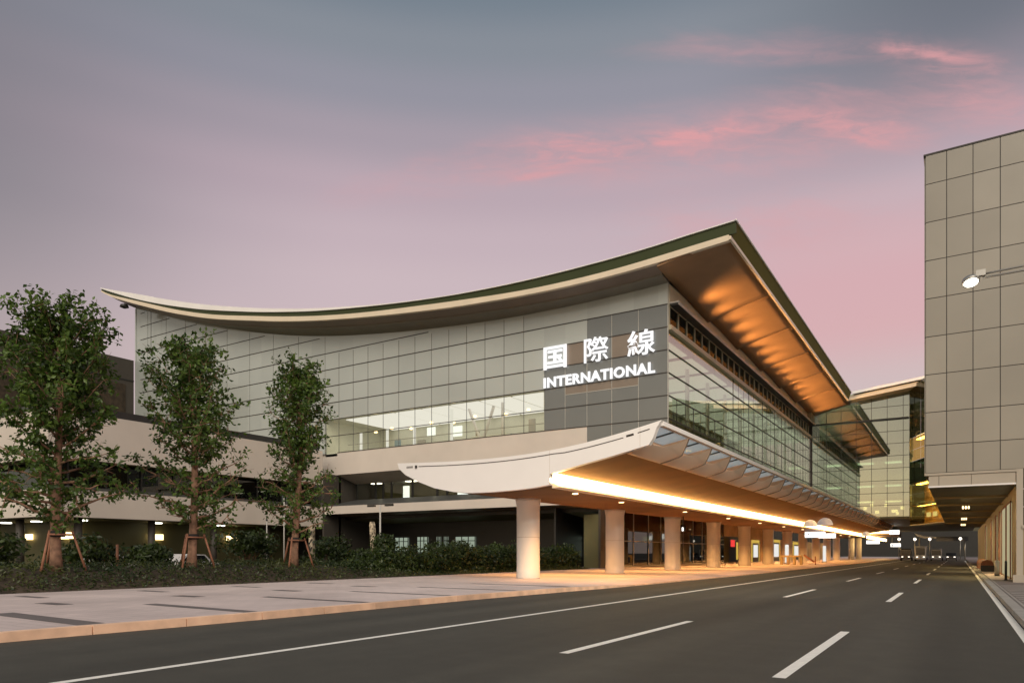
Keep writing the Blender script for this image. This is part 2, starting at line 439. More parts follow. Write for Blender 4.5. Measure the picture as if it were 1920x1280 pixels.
for a in ((1030, 327, 85, 16, 4, .6), (1090, 286, 125, 34, 6, .75), (1300, 256, 200, 34, 11, .85), (1590, 234, 210, 46, -7, .9), (1745, 104, 160, 24, -7, .75),
          (1330, 268, 620, 100, 5, .62), (1480, 94, 420, 50, 0, .34), (1850, 180, 260, 110, -20, .55), (1560, 180, 260, 30, -4, .25), (1420, 420, 460, 100, 4, .35), (880, 330, 420, 60, 9, .28)):
    wv = wisp(*a)
    tot = wv if tot is None else math_node('ADD', tot, wv)
nf = n.new('ShaderNodeTexNoise'); nf.inputs['Scale'].default_value = 5.5; nf.inputs['Detail'].default_value = 8; nf.inputs['Roughness'].default_value = .62; nf.inputs['Distortion'].default_value = .8
l.new(mp.outputs[0], nf.inputs['Vector'])
tex = math_node('MULTIPLY_ADD', smooth(nz.outputs['Fac'], .30, .68), .65, .10)
tex = math_node('ADD', tex, math_node('MULTIPLY', smooth(nf.outputs['Fac'], .30, .70), .55))
base = mixc(math_node('MULTIPLY', math_node('MULTIPLY', tot, tex, clamp=True), .88), base, lin((223, 161, 164)))
# afterglow side of the sky, behind the photographer
sky = n.new('ShaderNodeTexSky'); sky.sky_type = 'NISHITA'; sky.sun_disc = False
sky.sun_elevation = R(6); sky.sun_rotation = R(195)
skym = n.new('ShaderNodeVectorMath'); skym.operation = 'SCALE'; skym.inputs['Scale'].default_value = .02
l.new(sky.outputs[0], skym.inputs[0])
r2 = n.new('ShaderNodeValToRGB'); l.new(Z, r2.inputs[0])
q = r2.color_ramp.elements
q[0].position = 0; q[0].color = (.62, .55, .45, 1)
q[1].position = .8; q[1].color = (.31, .33, .36, 1)
e = q.new(.3); e.color = (.50, .47, .42, 1)
ad = n.new('ShaderNodeVectorMath'); ad.operation = 'ADD'
l.new(skym.outputs[0], ad.inputs[0]); l.new(r2.outputs[0], ad.inputs[1])
base = mixc(smooth(Y, .12, -.45), base, ad.outputs[0])
l.new(base, bg.inputs['Color']); bg.inputs['Strength'].default_value = 1.0

sun = bpy.data.lights.new('dusk_glow', 'SUN'); sun.energy = 2.3; sun.angle = R(40); sun.color = (1.0, .90, .755)
so = bpy.data.objects.new('dusk_glow', sun); COL.objects.link(so)
sd = Vector((-.42, .80, -.62))      # travel direction of the light
so.rotation_euler = sd.to_track_quat('-Z', 'Y').to_euler()

# ------------------------------------------------------------------ camera
cam = bpy.data.cameras.new('camera'); co = bpy.data.objects.new('camera', cam); COL.objects.link(co)
co.location = (0, 0, 1.6); co.rotation_euler = (R(90), 0, R(32.2))
cam.sensor_width = 36; cam.lens = 1330 / 1920 * 36; cam.shift_y = 396 / 1920; cam.clip_end = 5000; cam.clip_start = .1
scene.camera = co
scene.view_settings.view_transform = 'Standard'; scene.view_settings.look = 'None'
scene.view_settings.exposure = 0; scene.view_settings.gamma = 1
scene.cycles.use_denoising = True
scene.cycles.max_bounces = 8; scene.cycles.transparent_max_bounces = 24
scene.cycles.sample_clamp_indirect = 6
scene.cycles.caustics_reflective = False; scene.cycles.caustics_refractive = False

def spot(name, loc, target, energy, col, size=R(120), blend=.6, rad=.08):
    d = bpy.data.lights.new(name, 'SPOT'); d.energy = energy; d.color = col; d.spot_size = size; d.spot_blend = blend; d.shadow_soft_size = rad
    o = bpy.data.objects.new(name, d); COL.objects.link(o); o.location = loc
    o.rotation_euler = (Vector(target) - Vector(loc)).to_track_quat('-Z', 'Y').to_euler()
    return o

# ================================================================== GROUND AND ROAD
MB().box(-1500, 1500, -300, 2500, -.6, -.03).build('ground', M['ground'], kind='structure')
KX = [(-60, -14.8), (0, -14.6), (6, -14.45), (9, -14.25), (13, -14.1), (20, -14.0), (26, -13.65), (33, -13.3), (52, -12.95), (80, -12.9), (130, -13.2), (280, -14)]
m = MB()
ys = [-60, -30, -10, 0, 4, 8, 12, 16, 20, 25, 30, 36, 44, 52, 64, 80, 105, 130, 170, 210, 280]
for a, b in zip(ys, ys[1:]):
    m.face([(interp(KX, a) - .1, a, 0), (1.45, a, 0), (1.45, b, 0), (interp(KX, b) - .1, b, 0)])
m.face([(-60, 280, 0), (60, 280, 0), (60, 420, 0), (-60, 420, 0)])
m.build('road', M['asphalt'], kind='structure')
# markings: one object per kind of line is a flat layer of the road surface
m = MB()
for a, b in zip(ys, ys[1:]):
    m.face([(-9.46, a, .005), (-9.29, a, .005), (-9.29, b, .005), (-9.46, b, .005)])
m.build('road_edge_line', M['paint'], kind='structure')
m = MB()
for x, y0 in ((-5.33, 10.0), (-1.95, 9.5)):
    for k in range(-2, 10):
        a = y0 + 17.0 * k
        if x > -3: a -= .5 * k * .6
        m.face([(x - .085, a, .005), (x + .085, a, .005), (x + .085, a + 6.3, .005), (x - .085, a + 6.3, .005)])
m.build('road_lane_dashes', M['paint'], kind='structure')
m = MB(); m.face([(.98, -60, .005), (1.14, -60, .005), (1.14, 170, .005), (.98, 170, .005)])
m.build('road_side_line', M['paint'], kind='structure')

# left pavement, its kerb and the dark paving strips
def kh(y):   # kerb height drops to a ramp in front of the canopy
    return .17 if y < 26 else max(.05, .17 - (y - 26) * .02)
m = MB()
fine = [-60, -30, -15, -6] + [i * 1.5 for i in range(-2, 40)] + [62, 75, 90, 110, 131, 160, 200, 280]
for a, b in zip(fine, fine[1:]):
    xa, xb = interp(KX, a) - .28, interp(KX, b) - .28
    m.face([(xa - 2, a, .17), (xa, a, kh(a)), (xb, b, kh(b)), (xb - 2, b, .17)])
    m.face([(-28.2, a, .17), (xa - 2, a, .17), (xb - 2, b, .17), (-28.2, b, .17)])
m.box(-34, -28.2, 59.8, 280, .0, .17)
m.build('pavement', M['paving'], kind='structure')
m = MB()
k = 0
y = -31.0
while y < 64:
    L = 1.92
    pts = []
    ym = y + L
    for a, b in ((y, y + L - .022),):
        x0, x1 = interp(KX, a), interp(KX, b)
        h0, h1 = kh(a), kh(b)
        m.loft([[(x0 - .28, a, -.1), (x0, a, -.1), (x0 - .015, a, h0 + .004), (x0 - .28, a, h0 + .004)],
                [(x1 - .28, b, -.1), (x1, b, -.1), (x1 - .015, b, h1 + .004), (x1 - .28, b, h1 + .004)]])
    y += L
m.box(-13.3, -13.0, 64, 280, -.1, .05)
m.build('kerb', M['kerb'], kind='structure')
m = MB()
for y, hw in ((7.55, .27), (11.2, .2), (15.1, .17), (19.0, .15), (22.9, .15), (26.8, .15)):
    x1 = interp(KX, y) - .4
    m.face([(-19.2, y + .2 - hw, .175), (x1, y - hw, .175), (x1, y + hw, .175), (-19.2, y + .2 + hw, .175)])
for y in (9.8, 13.9, 18.0, 22.1):
    m.face([(-22.2, y, .175), (-20.9, y, .175), (-20.9, y + .45, .175), (-22.2, y + .45, .175)])
    m.face([(-26.3, y + 1.2, .175), (-24.6, y + 1.2, .175), (-24.6, y + 1.55, .175), (-26.3, y + 1.55, .175)])
m.build('pavement_dark_bands', M['dark_paving'], kind='structure')
# right pavement
m = MB(); m.box(1.42, 8, -60, 280, -.1, .13); m.build('pavement_beside_offices', M['dark_paving'], kind='structure')
m = MB()
y = -40.
while y < 130:
    m.box(1.17, 1.42, y, y + 1.97, -.1, .15); y += 2.0
m.build('kerb_beside_offices', M['kerb_grey'], kind='structure')
m = MB()
for y in [10 + 1.25 * i for i in range(24)]: m.face([(1.62, y, .135), (2.6, y, .135), (2.6, y + .5, .135), (1.62, y + .5, .135)])
m.box(1.5, 1.56, -20, 130, .1, .137)
m.build('pavement_light_slabs', M['kerb_grey'], kind='structure')
m = MB(); m.box(1.5, 2.48, 47.5, 66, .12, .142); m.build('pavement_doorway_slab', M['paving'], kind='structure')

# planting bed
bedx = [(-28.1, .17), (-28.6, .42), (-29.6, .85), (-30.5, 1.0), (-33, 1.0), (-38, .7), (-44, .12), (-62, .02)]
m = MB()
yy = [-30, -10, 0, 6, 12, 18, 24, 30, 36, 42, 48, 54, 59.6]
def bedz(x, y): 
    f = 1 if y < 28 else max(.25, 1 - (y - 28) / 14)
    return .02 + (interp(bedx, x) - .02) * f
secs = [[(x, y, bedz(x, y) if i else .17) for i, (x, _) in enumerate(bedx)] for y in yy]
m.loft(secs, closed=False, caps=False, smooth=True)
m.build('planting_bed', M['soil'], kind='structure')

def leaf(m, p, nrm, size, asp=.55, bend=.2):
    nrm = nrm.normalized(); a = nrm.orthogonal().normalized()
    ang = random.uniform(0, 6.283); b = nrm.cross(a)
    t = a * math.cos(ang) + b * math.sin(ang); s = nrm.cross(t)
    L = size; W = size * asp
    p0 = p; p1 = p + t * L * .5 + s * W * .5 - nrm * bend * L * .12; p2 = p + t * L - nrm * bend * L * .5; p3 = p + t * L * .5 - s * W * .5 - nrm * bend * L * .12
    m.face([p0, p1, p2, p3])

def rv():
    while True:
        v = Vector((random.uniform(-1, 1), random.uniform(-1, 1), random.uniform(-1, 1)))
        if .05 < v.length < 1: return v.normalized()

# ground cover on the bed
m = MB()
for i in range(24000):
    y = random.uniform(1, 58)
    x = -28.15 - abs(random.gauss(0, 1)) * 2.3
    if x < -38: continue
    cl = .5 + .5 * math.sin(x * 2.1 + math.sin(y * .9) * 2) * math.sin(y * 1.7 + x)
    h = (.07 + .26 * cl) * min(1, .25 + (-28 - x) / 1.2)
    z = bedz(x, y) + random.uniform(0, 1) * h
    leaf(m, Vector((x, y, z)), (rv() + Vector((.3, -.2, .7))), random.uniform(.09, .20), .42)
m.build('ground_cover', M['leaf_c'], kind='stuff')

def bush(c, rx, ry, rz, nleaf, size, name, matr, label, cat, group):
    root = empty(name, (c[0], c[1], c[2]), label, cat, group)
    m = MB(); st = MB()
    lobes = [(Vector((random.uniform(-.55, .55) * rx, random.uniform(-.55, .55) * ry, random.uniform(.35, 1.1) * rz)), random.uniform(.35, .6)) for _ in range(9)]
    for lc, lr in lobes:
        st.tube([(c[0], c[1], c[2] - .1), (c[0] + lc.x * .5, c[1] + lc.y * .5, c[2] + lc.z * .6), (c[0] + lc.x, c[1] + lc.y, c[2] + lc.z)], [.05, .03, .012], 5)
    for i in range(nleaf):
        lc, lr = random.choice(lobes)
        d = rv(); rad = random.uniform(.55, 1.08)
        p = Vector(c) + lc + Vector((d.x * rx, d.y * ry, d.z * rz * .8)) * lr * rad
        if p.z < c[2]: p.z = c[2] + random.uniform(0, .2)
        leaf(m, p, d + rv() * .8, size * random.uniform(.7, 1.3))
    m.build('foliage', matr, root); st.build('stem', M['bark'], root)
    return root

# hedge from the trees to the first canopy column
hr = empty('hedge', (-30.5, 44, .1), 'long dark loose hedge behind the pavement, running up to the nearest canopy column', 'hedge')
m = MB()
for i in range(21000):
    y = random.uniform(29.5, 58.5)
    hx = -29.3 - abs(random.gauss(0, 1.0)); 
    H = 1.85 + .28 * math.sin(y * .8) + .2 * math.sin(y * 2.3 + 1) + .12 * math.sin(y * 5.1)
    if y < 36: H *= .55 + .45 * (y - 29.5) / 6.5
    z = .12 + H * random.random() ** .7 * (1 if hx < -29.8 else .75)
    leaf(m, Vector((hx, y, z)), rv() + Vector((.4, -.4, .4)), random.uniform(.14, .28))
m.build('foliage', M['leaf_b'], hr)
st = MB()
for i in range(60):
    y = 29.8 + i * .48
    st.tube([(-30.2, y, .05), (-30.2 + random.uniform(-.2, .2), y + random.uniform(-.2, .2), 1.0)], [.03, .012], 5)
st.build('stem', M['bark'], hr)

bl = [((-36, 13.5, .7), 1.8, 1.8, 1.35, 'low round shrub on the bed beside the nearest tree'),
      ((-37.5, 19, .55), 2.1, 2.1, 1.6, 'round dark shrub between the nearest and the second tree'),
      ((-39.5, 23.5, .4), 1.7, 1.7, 1.25, 'dark shrub in front of the parked white car'),
      ((-38, 29, .5), 2.1, 2.1, 1.8, 'dark shrub between the second and the third tree'),
      ((-37.6, 35.2, .4), 2.0, 2.0, 1.9, 'tall dark shrub right behind the farthest tree'),
      ((-36, 39.5, .3), 1.8, 1.8, 1.9, 'tall shrub standing next to the carved pale pillar'),
      ((-44, 17, .1), 2.3, 2.3, 1.7, 'wide dark shrub beside the illuminated wall lamps at far left'),
      ((-43, 43.5, .1), 1.9, 1.9, 1.35, 'sprawling shrub under the twin-head lamp post'),
      ((-33.5, 51, .1), 2.0, 2.0, 1.7, 'dark shrub behind the hedge before the lit shop window'),
      ((-34, 45, .2), 2.1, 2.1, 1.8, 'dark shrub behind the middle of the long hedge')]
for c, a, b, h, lab in bl:
    bush(c, a, b, h, 1500, .26, 'shrub', M['leaf_b'], lab, 'shrub', 'shrubs behind the street trees')

# ------------------------------------------------------------------ trees
def make_tree(x, y, z0, ztop, w_up, w_skirt, nl, label, seed):
    rnd = random.Random(seed); random.seed(seed)
    root = empty('street_tree', (x, y, z0), label, 'tree', 'young street trees in the planting bed')
    H = ztop - z0
    tr = MB()
    lean = Vector((rnd.uniform(-.02, .02), rnd.uniform(-.02, .02), 1))
    def tp(t):
        return Vector((x, y, z0)) + lean * (H * t) + Vector((.07 * math.sin(t * 7 + seed), .07 * math.cos(t * 5 + seed), 0))
    def trad(t): return .185 * (1 - t) ** .75 + .018 + (.06 * max(0, 1 - t * 16))
    tr.tube([tp(i / 16 - .02 * (i == 0)) for i in range(16)], [trad(i / 16) for i in range(16)], 12)
    tr_o = tr.build('trunk', M['bark'], root)
    br = MB(); lf = MB()
    tips = []
    nb = 58
    for i in range(nb):
        t = .16 + .80 * (i / nb) ** .92
        az = i * 2.39996 + rnd.uniform(-.5, .5)
        zfrac = t
        if t < .42:    # spreading lower skirt
            Lb = w_skirt * rnd.uniform(.7, 1.1) * (.8 + .2 * math.sin((t - .16) / .26 * math.pi)); up = rnd.uniform(.25, .65)
        else:
            prof = math.sin(min(1, (1 - t) / .42) * math.pi / 2) ** .7
            Lb = w_up * rnd.uniform(.75, 1.1) * (.30 + .70 * prof); up = rnd.uniform(.9, 1.5)
        d = Vector((math.cos(az), math.sin(az), up)); 
        hlen = Lb
        p0 = tp(t * .97)
        pts = [p0]; k = 5
        for j in range(1, k + 1):
            s_ = j / k
            pts.append(p0 + Vector((math.cos(az), math.sin(az), 0)) * hlen * s_ + Vector((0, 0, hlen * up * (s_ ** 1.25) * .75)) + rv() * .10 * Lb * .5)
        if pts[-1].z > ztop: 
            f = (ztop - p0.z) / (pts[-1].z - p0.z + 1e-6)
            pts = [p0 + (p - p0) * max(.25, f) for p in pts]
        r0 = max(.014, trad(t) * .42)
        br.tube(pts, [r0 * (1 - .8 * j / k) for j in range(k + 1)], 5)
        for j in range(1, k + 1):
            nt_ = 3 if t < .42 else 4
            for q_ in range(nt_):
                dd = (rv() + Vector((math.cos(az), math.sin(az), .5)) * .6).normalized()
                Lt = rnd.uniform(.30, .75) * (.55 + .45 * j / k)
                e_ = pts[j] + dd * Lt
                br.tube([pts[j], e_], [r0 * .3 + .003, .004], 3, caps=False)
                tips.append((pts[j], e_, t))
    br.build('branch', M['bark'], tr_o)
    per = nl // len(tips)
    for a, b, t in tips:
        if rnd.random() < (.30 if t < .42 else .10): continue
        kk = int(per * rnd.uniform(.6, 1.7))
        for _ in range(kk):
            f = rnd.uniform(.25, 1.15)
            p = a.lerp(b, f) + rv() * rnd.uniform(.03, .24)
            leaf(lf, p, rv() + Vector((0, 0, .55)), rnd.uniform(.14, .26), .6, .5)
    lf.build('crown', M['leaf'], root)
    return root
make_tree(-30, 14.1, 1.0, 11.35, 2.0, 2.75, 14500, 'tallest street tree nearest the left edge, broad leafy crown', 3)
make_tree(-30, 19.9, 1.0, 11.4, 1.75, 2.4, 11500, 'middle street tree in front of the grey glass hall and pale wing', 11)
make_tree(-30, 25.9, .95, 12.0, 1.38, 2.05, 9800, 'slimmest street tree, nearest to the white canopy tip', 23)
def make_stakes(x, y, z0, label):
    root = empty('tree_stake_frame', (x, y, z0), label, 'tree support', 'timber tree support frames')
    h = 1.35; r_top = .48; r_bot = .95
    for k in range(3):
        a = R(-60 + 120 * k)
        p = Vector((x + r_bot * math.cos(a), y + r_bot * math.sin(a), z0 - .1)); q = Vector((x + r_top * math.cos(a), y + r_top * math.sin(a), z0 + h + .12))
        MB().tube([p, q], [.05, .042], 8).build('stake', M['stake'], root)
    for k in range(3):
        a, b = R(-60 + 120 * k), R(60 + 120 * k)
        MB().tube([(x + .55 * math.cos(a), y + .55 * math.sin(a), z0 + h - .03), (x + .55 * math.cos(b), y + .55 * math.sin(b), z0 + h - .03)], .038, 8).build('crossbar', M['stake'], root)
    mm = MB(); mm.lathe((x, y, z0 + h - .12), [(.25, 0), (.27, .05), (.27, .2), (.25, .24)], 14); mm.build('tie', M['rubber'], root)
make_stakes(-30, 14.1, 1.0, 'reddish timber stakes propping the tallest tree nearest the left edge')
make_stakes(-30, 19.9, 1.0, 'reddish timber stakes propping the middle street tree')
make_stakes(-30, 25.9, .95, 'reddish timber stakes propping the slimmest tree near the canopy')

# ================================================================== TERMINAL
YF, XS, YR, XR = 60.0, -21.6, 56.9, -14.9
RO = [(-108.2, 40.95), (-103.6, 39.25), (-97.9, 37.3), (-91.4, 35.37), (-84.4, 33.54), (-78.8, 32.29), (-72.7, 31.04), (-68.9, 30.35), (-63.1, 29.4), (-57.7, 28.7), (-52.8, 28.15), (-48.1, 27.7), (-43, 27.32), (-38.1, 27.1), (-34.3, 27.02), (-30.8, 27.02), (-27.4, 27.08), (-24.2, 27.19), (-21.5, 27.34), (-18.65, 27.56), (-15.9, 27.74), (-14.9, 27.8)]
RT = [(x, z + (.07 if x > -50 else .07 + min(.70, (-50 - x) * .018) * min(1, max(.08, (x + 108.4) / 9)))) for x, z in RO]
RM = [(-108.2, 40.7), (-105.8, 39.63), (-97.9, 37.08), (-89.3, 34.38), (-81.5, 32.33), (-72.7, 30.56), (-68.9, 29.84), (-63.1, 28.86), (-57.7, 28.12), (-52.75, 27.58), (-48.1, 27.17), (-43, 26.75), (-38.1, 26.4), (-34.3, 26.2), (-30.8, 26.13), (-27.4, 26.15), (-24.2, 26.26), (-21, 26.46), (-18.65, 26.63), (-15.9, 26.82), (-14.9, 26.88)]
RB = [(-108.2, 40.5), (-106, 39.45), (-102.4, 38.1), (-95.7, 35.85), (-89.3, 33.85), (-81.5, 31.8), (-72.7, 30.0), (-68.9, 29.27), (-63.1, 28.33), (-57.7, 27.62), (-52.8, 27.06), (-48.1, 26.6), (-43, 26.16), (-38.1, 25.88), (-34.3, 25.72), (-30.8, 25.65), (-27.4, 25.67), (-24.2, 25.76), (-21, 25.94), (-18.65, 26.14), (-15.5, 26.39), (-14.9, 26.44)]
WT = [(-104.5, 38.25), (-95.6, 35.45), (-85.8, 32.55), (-76.9, 30.1), (-68.9, 28.35), (-61.5, 27.15), (-54.8, 26.35), (-48.7, 25.78), (-43, 25.37), (-37.8, 25.12), (-32.9, 25.05), (-28.4, 25.08), (-25.2, 25.15), (-21.6, 25.3)]
zrow = [23.44 - 2.0 * k for k in range(6)]    # 23.44 .. 13.44
zup = [23.44 + 1.97 * k for k in range(1, 8)]
T = empty('terminal_building', (-60, 95, 0), 'long airport terminal with upswept curved roof and grey glass front, lit sign at its corner', 'terminal')
xs = sorted([-108.2 + (108.2 - 14.9) * i / 70 for i in range(71)] + [-15.45])

# roof shell
roof = MB()
roof.loft([[(x, y, interp(RT, x) - .02) for y in (YR + .03, 90, 132)] + [(x, y, interp(RT, x) - .25) for y in (132, 90, YR + .03)] for x in xs if x < -14.95], closed=True, smooth=False)
roof_o = roof.build('roof', M['roofmetal'], T)
def strip(top, bot, y0, y1, name, matr, par, x0=None, x1=None, dz0=0, dz1=0):
    m = MB()
    secs = []
    for x in xs:
        if x0 is not None and x < x0: continue
        if x1 is not None and x > x1: continue
        a, b = interp(top, x) + dz0, interp(bot, x) + dz1
        if a - b < .03: a = b + .03
        secs.append([(x, y0, b), (x, y1, b), (x, y1, a), (x, y0, a)])
    m.loft(secs); return m.build(name, matr, par)
# thin bright gutter lip, olive fascia, cream trim
strip(RT, RO, YR - .16, YR + .02, 'gutter_lip', M['white'], roof_o)
strip(RO, RM, YR, YR + .12, 'front_fascia', M['olive'], roof_o, dz1=.005)
strip(RM, RB, YR - .07, YR + .35, 'front_trim', M['cream'], roof_o, x1=-15.44)
# side fascia along the road: a sloping olive face over a thin cream trim
m = MB(); m.loft([[(-14.9, y, 27.8), (-15.32, y, 26.74), (-15.5, y, 26.74), (-15.3, y, 27.8)] for y in (YR + .125, 127.9)]); m.build('side_fascia', M['olive_side'], roof_o)
m = MB(); m.box(-14.96, -14.80, YR - .16, 127.9, 27.8, 27.9); m.build('side_gutter_lip', M['white'], roof_o)
m = MB(); m.box(-15.46, -15.28, YR - .07, 127.9, 26.46, 26.735); m.build('side_trim', M['cream'], roof_o)
# underside: front soffit in two steps
m = MB(); secs = []
for x in xs:
    if x > -20.6: continue
    zb = interp(RB, x)
    zi = interp(RB, x) - .32
    secs.append([(x, YR + .35, zb + .03), (x, 58.5, zi), (x, 58.5, zi + .15), (x, YR + .35, zb + .2)])
m.loft(secs); m.build('front_soffit', M['soffit'], roof_o)
m = MB(); secs = []
for x in xs:
    if x > -20.6 or x < -105: continue
    secs.append([(x, 58.5, interp(RB, x) - .42), (x, YF, interp(WT, x) + .0), (x, YF, interp(WT, x) + .25), (x, 58.5, interp(RB, x) - .20)])
m.loft(secs); m.build('inner_soffit', M['soffit_grey'], roof_o)
# side soffit in six bays, each a shallow twisted tray
y = 60.0
for k in range(6):
    y0, y1 = 60 + 11.35 * k, 60 + 11.35 * (k + 1) - .05 + (3.1 if k == 5 else 0)
    if k == 0: y0 = 56.98
    m = MB(); secs = []
    for j in range(13):
        t = j / 12; yy_ = y0 + (y1 - y0) * t
        zi = 25.32 - .45 * t ** 1.6 + (.32 * (1 - t) ** 3 if k == 0 else 0)
        ring = []
        for i in range(9):
            s_ = i / 8
            x_ = -15.45 + (-21.48 + 15.45) * s_
            z_ = 26.5 + (zi - 26.5) * s_ + .10 * math.sin(s_ * math.pi) 
            ring.append((x_, yy_, z_))
        secs.append(ring + [(p[0], p[1], p[2] + .12) for p in reversed(ring)])
    m.loft(secs, smooth=True); m.build('soffit_bay', M['soffit2'], roof_o)

# front wall: cladding, dark sign panels, lit windows
vx = [-21.6, -24.35, -26.95, -29.47, -31.78, -34.09]
while vx[-1] > -103: vx.append(vx[-1] - 2.32)
vx = [v for v in vx if v > -104.3]
m = MB()
def clad_strip(x0, x1, zb, y=YF, d=.2):
    k = max(2, int((x1 - x0) / 1.2)); secs = []
    for i in range(k + 1):
        x = x0 + (x1 - x0) * i / k
        zt = interp(WT, x) + .1
        secs.append([(x, y, zb), (x, y + d, zb), (x, y + d, zt), (x, y, zt)])
    m.loft(secs)
XL = vx[18]    # left end of the lit windows
clad_strip(-104.5, XL, 13.44)
clad_strip(XL, vx[5], 17.44)
clad_strip(vx[5], vx[0], 23.44)
m.box(vx[5], vx[3], YF, YF + .2, 21.44, 23.43)
m.box(vx[5], vx[4], YF, YF + .2, 19.44, 21.43)
m.build('cladding', M['clad'], T)
def panel(i, r0, r1, matr, name='wall_panel'):
    MB().box(vx[i + 1] + .012, vx[i] - .012, YF - .004, YF + .2, r0 + .012, r1 - .012).build(name, matr, T)
for i in (0, 1, 2): panel(i, 21.44, 23.44, M['dark_panel'])
for i, mm in ((0, 'dark_panel'), (1, 'brown_panel'), (2, 'dark_panel'), (3, 'brown_panel')): panel(i, 19.44, 21.44, M[mm])
for i in range(5): panel(i, 17.44, 19.44, M['dark_panel'])
for i in (0, 4): panel(i, 15.44, 17.44, M['dark_panel'])
for i in (1, 2, 3):
    panel(i, 16.65, 17.44, M['brown_panel']); panel(i, 15.44, 16.65, M['dark_panel'])
for i in range(5): panel(i, 13.44, 15.44, M['dark_panel'])
for i in (0, 1, 2): panel(i, 11.4, 13.44, M['dark_panel'])
MB().box(-62.2, vx[3], YF - .01, YF + .25, 10.8, 13.42).build('spandrel_band', M['band'], T)
MB().box(vx[3], XS, YF, YF + .25, 6.7, 11.38).build('lower_wall_panel', M['band'], T)
# window panes, two rows
for r in (13.44, 15.44):
    for i in range(5, 18):
        MB().box(vx[i + 1] + .03, vx[i] - .03, YF + .03, YF + .05, r + .03, r + 1.97).build('window_pane', M['glass_front'], T)
# joints
m = MB()
for z in zrow + zup:
    # from the left trim to where the row meets the roof line
    x0 = -103.2; x1 = XS
    if z > 25.0:
        x = x0
        while x < -45 and interp(WT, x) - .35 > z: x += .25
        x1 = x
    if z < 14: x0 = -62.2
    m.box(x0, x1, YF - .05, YF + .01, z - .036, z + .036)
m.box(-62.2, vx[3], YF - .03, YF + .01, 10.76, 10.80)
m.build('horizontal_joints', M['joint'], T)
m = MB()
for i, v in enumerate(vx[1:], 1):
    zt = interp(WT, v) - .1
    zb = 13.44
    if i <= 5:
        continue
    if v < -62.5: 
        if i % 2: continue
        w_ = .018
    else: w_ = .026
    top = zt if v > -66 else zt
    m.box(v - w_, v + w_, YF - .018, YF + .02, zb, min(top, 25.2 if v > -62.5 else 99))
m.build('vertical_joints', M['thin_joint'], T)
m = MB()
for i in (1, 2, 3, 4): 
    m.box(vx[i] - .025, vx[i] + .025, YF - .03, YF + .01, 11.4 if i < 3 else 13.44, 23.40 if i < 3 else (21.4 if i == 3 else 19.4))
m.box(vx[4], vx[1], YF - .03, YF + .01, 16.62, 16.68)
m.box(XS - .03, XS + .05, YF - .05, YF + .04, 6.7, 25.3)
m.build('pale_joints', M['pale_joint'], T)
MB().box(-104.62, -104.3, YF - .06, 131, 13, 38.2).build('left_end_wall', M['clad'], T)
# hall behind the front windows
m = MB(); m.box(XL, vx[5], 60.3, 69.5, 13.1, 13.4); m.build('hall_floor', M['infloor'], T)
m = MB(); m.box(XL, -34.4, 69.5, 69.7, 13.4, 17.6); m.box(XL - .2, XL, 60.3, 69.7, 13.1, 17.6); m.box(-34.3, -34.1, 60.3, 69.7, 13.4, 17.6); m.build('hall_back_wall', M['inwall'], T)
m = MB(); m.box(XL, vx[5], 60.3, 69.7, 17.46, 17.7); m.build('hall_ceiling', M['inwall'], T)
for i in range(7):
    x = -36.5 - i * 3.9
    MB().box(x - 1.8, x + 1.8, 60.9, 69.2, 17.38, 17.455).build('ceiling_light', M['ceil_f'], T)
for i, x in enumerate((-40.5, -47.2, -52.5, -56.6, -60.8)):
    MB().lathe((x, 62.5, 13.4), [(.17, 0), (.17, 2.6 if i > 1 else 4.05)], 12).build('hall_column', M['post_lit'] if i != 0 else M['white'], T)  # all but one column glow, in place of bright hall light
m = MB(); m.tube([(-43.8, 63.4, 13.4), (-45.5, 63.4, 17.4)], .16, 8); m.tube([(-43.8, 63.4, 13.4), (-42.2, 63.4, 17.4)], .16, 8); m.build('hall_strut', M['white'], T)
for x0, w_, h_, mt in ((-37.6, .5, 2.9, 'bluegrey'), (-43.0, 1.6, 1.5, 'bluegrey'), (-46.9, .35, 2.2, 'tanwall'), (-55.2, 1.1, 1.9, 'steel'), (-59.0, .8, 2.3, 'bluegrey'), (-50.6, .3, 3.2, 'steel')):
    MB().box(x0 - w_ / 2, x0 + w_ / 2, 66.9, 67.2, 13.4, 13.4 + h_).build('hall_partition', M[mt], T)
for x0, z0 in ((-38.5, 16.6), (-41.3, 16.4), (-48.4, 16.2), (-51.6, 16.5), (-54.6, 16.1), (-57.6, 16.4), (-60.2, 16.2), (-45.4, 16.6)):
    MB().lathe((x0, 64.4, z0), [(.05, 0), (.2, .05), (.2, .22), (.04, .3)], 10).build('pendant_lamp', M['warmlamp'], T)
m = MB()
m.box(-61.8, -34.5, 61.3, 61.36, 14.42, 14.5)
m.build('hall_balustrade', M['steel'], T)
for x0, x1, h in ((-39.2, -36.4, 1.1), (-46.4, -41.8, 1.3), (-52.0, -49.0, 1.15), (-58.2, -54.0, .95)):
    MB().box(x0, x1, 65.2, 66.3, 13.4, 13.4 + h).build('hall_counter', M['inwall'], T)
for x0, z0, z1, w_ in ((-39.4, 13.4, 16.2, .8), (-49.6, 15.2, 16.4, 1.5), (-53.4, 15.6, 16.6, 1.2)):
    MB().box(x0 - w_ / 2, x0 + w_ / 2, 66.6, 66.75, z0, z1).build('hall_display', M['white_lit'] if z0 > 14 else M['steel'], T)

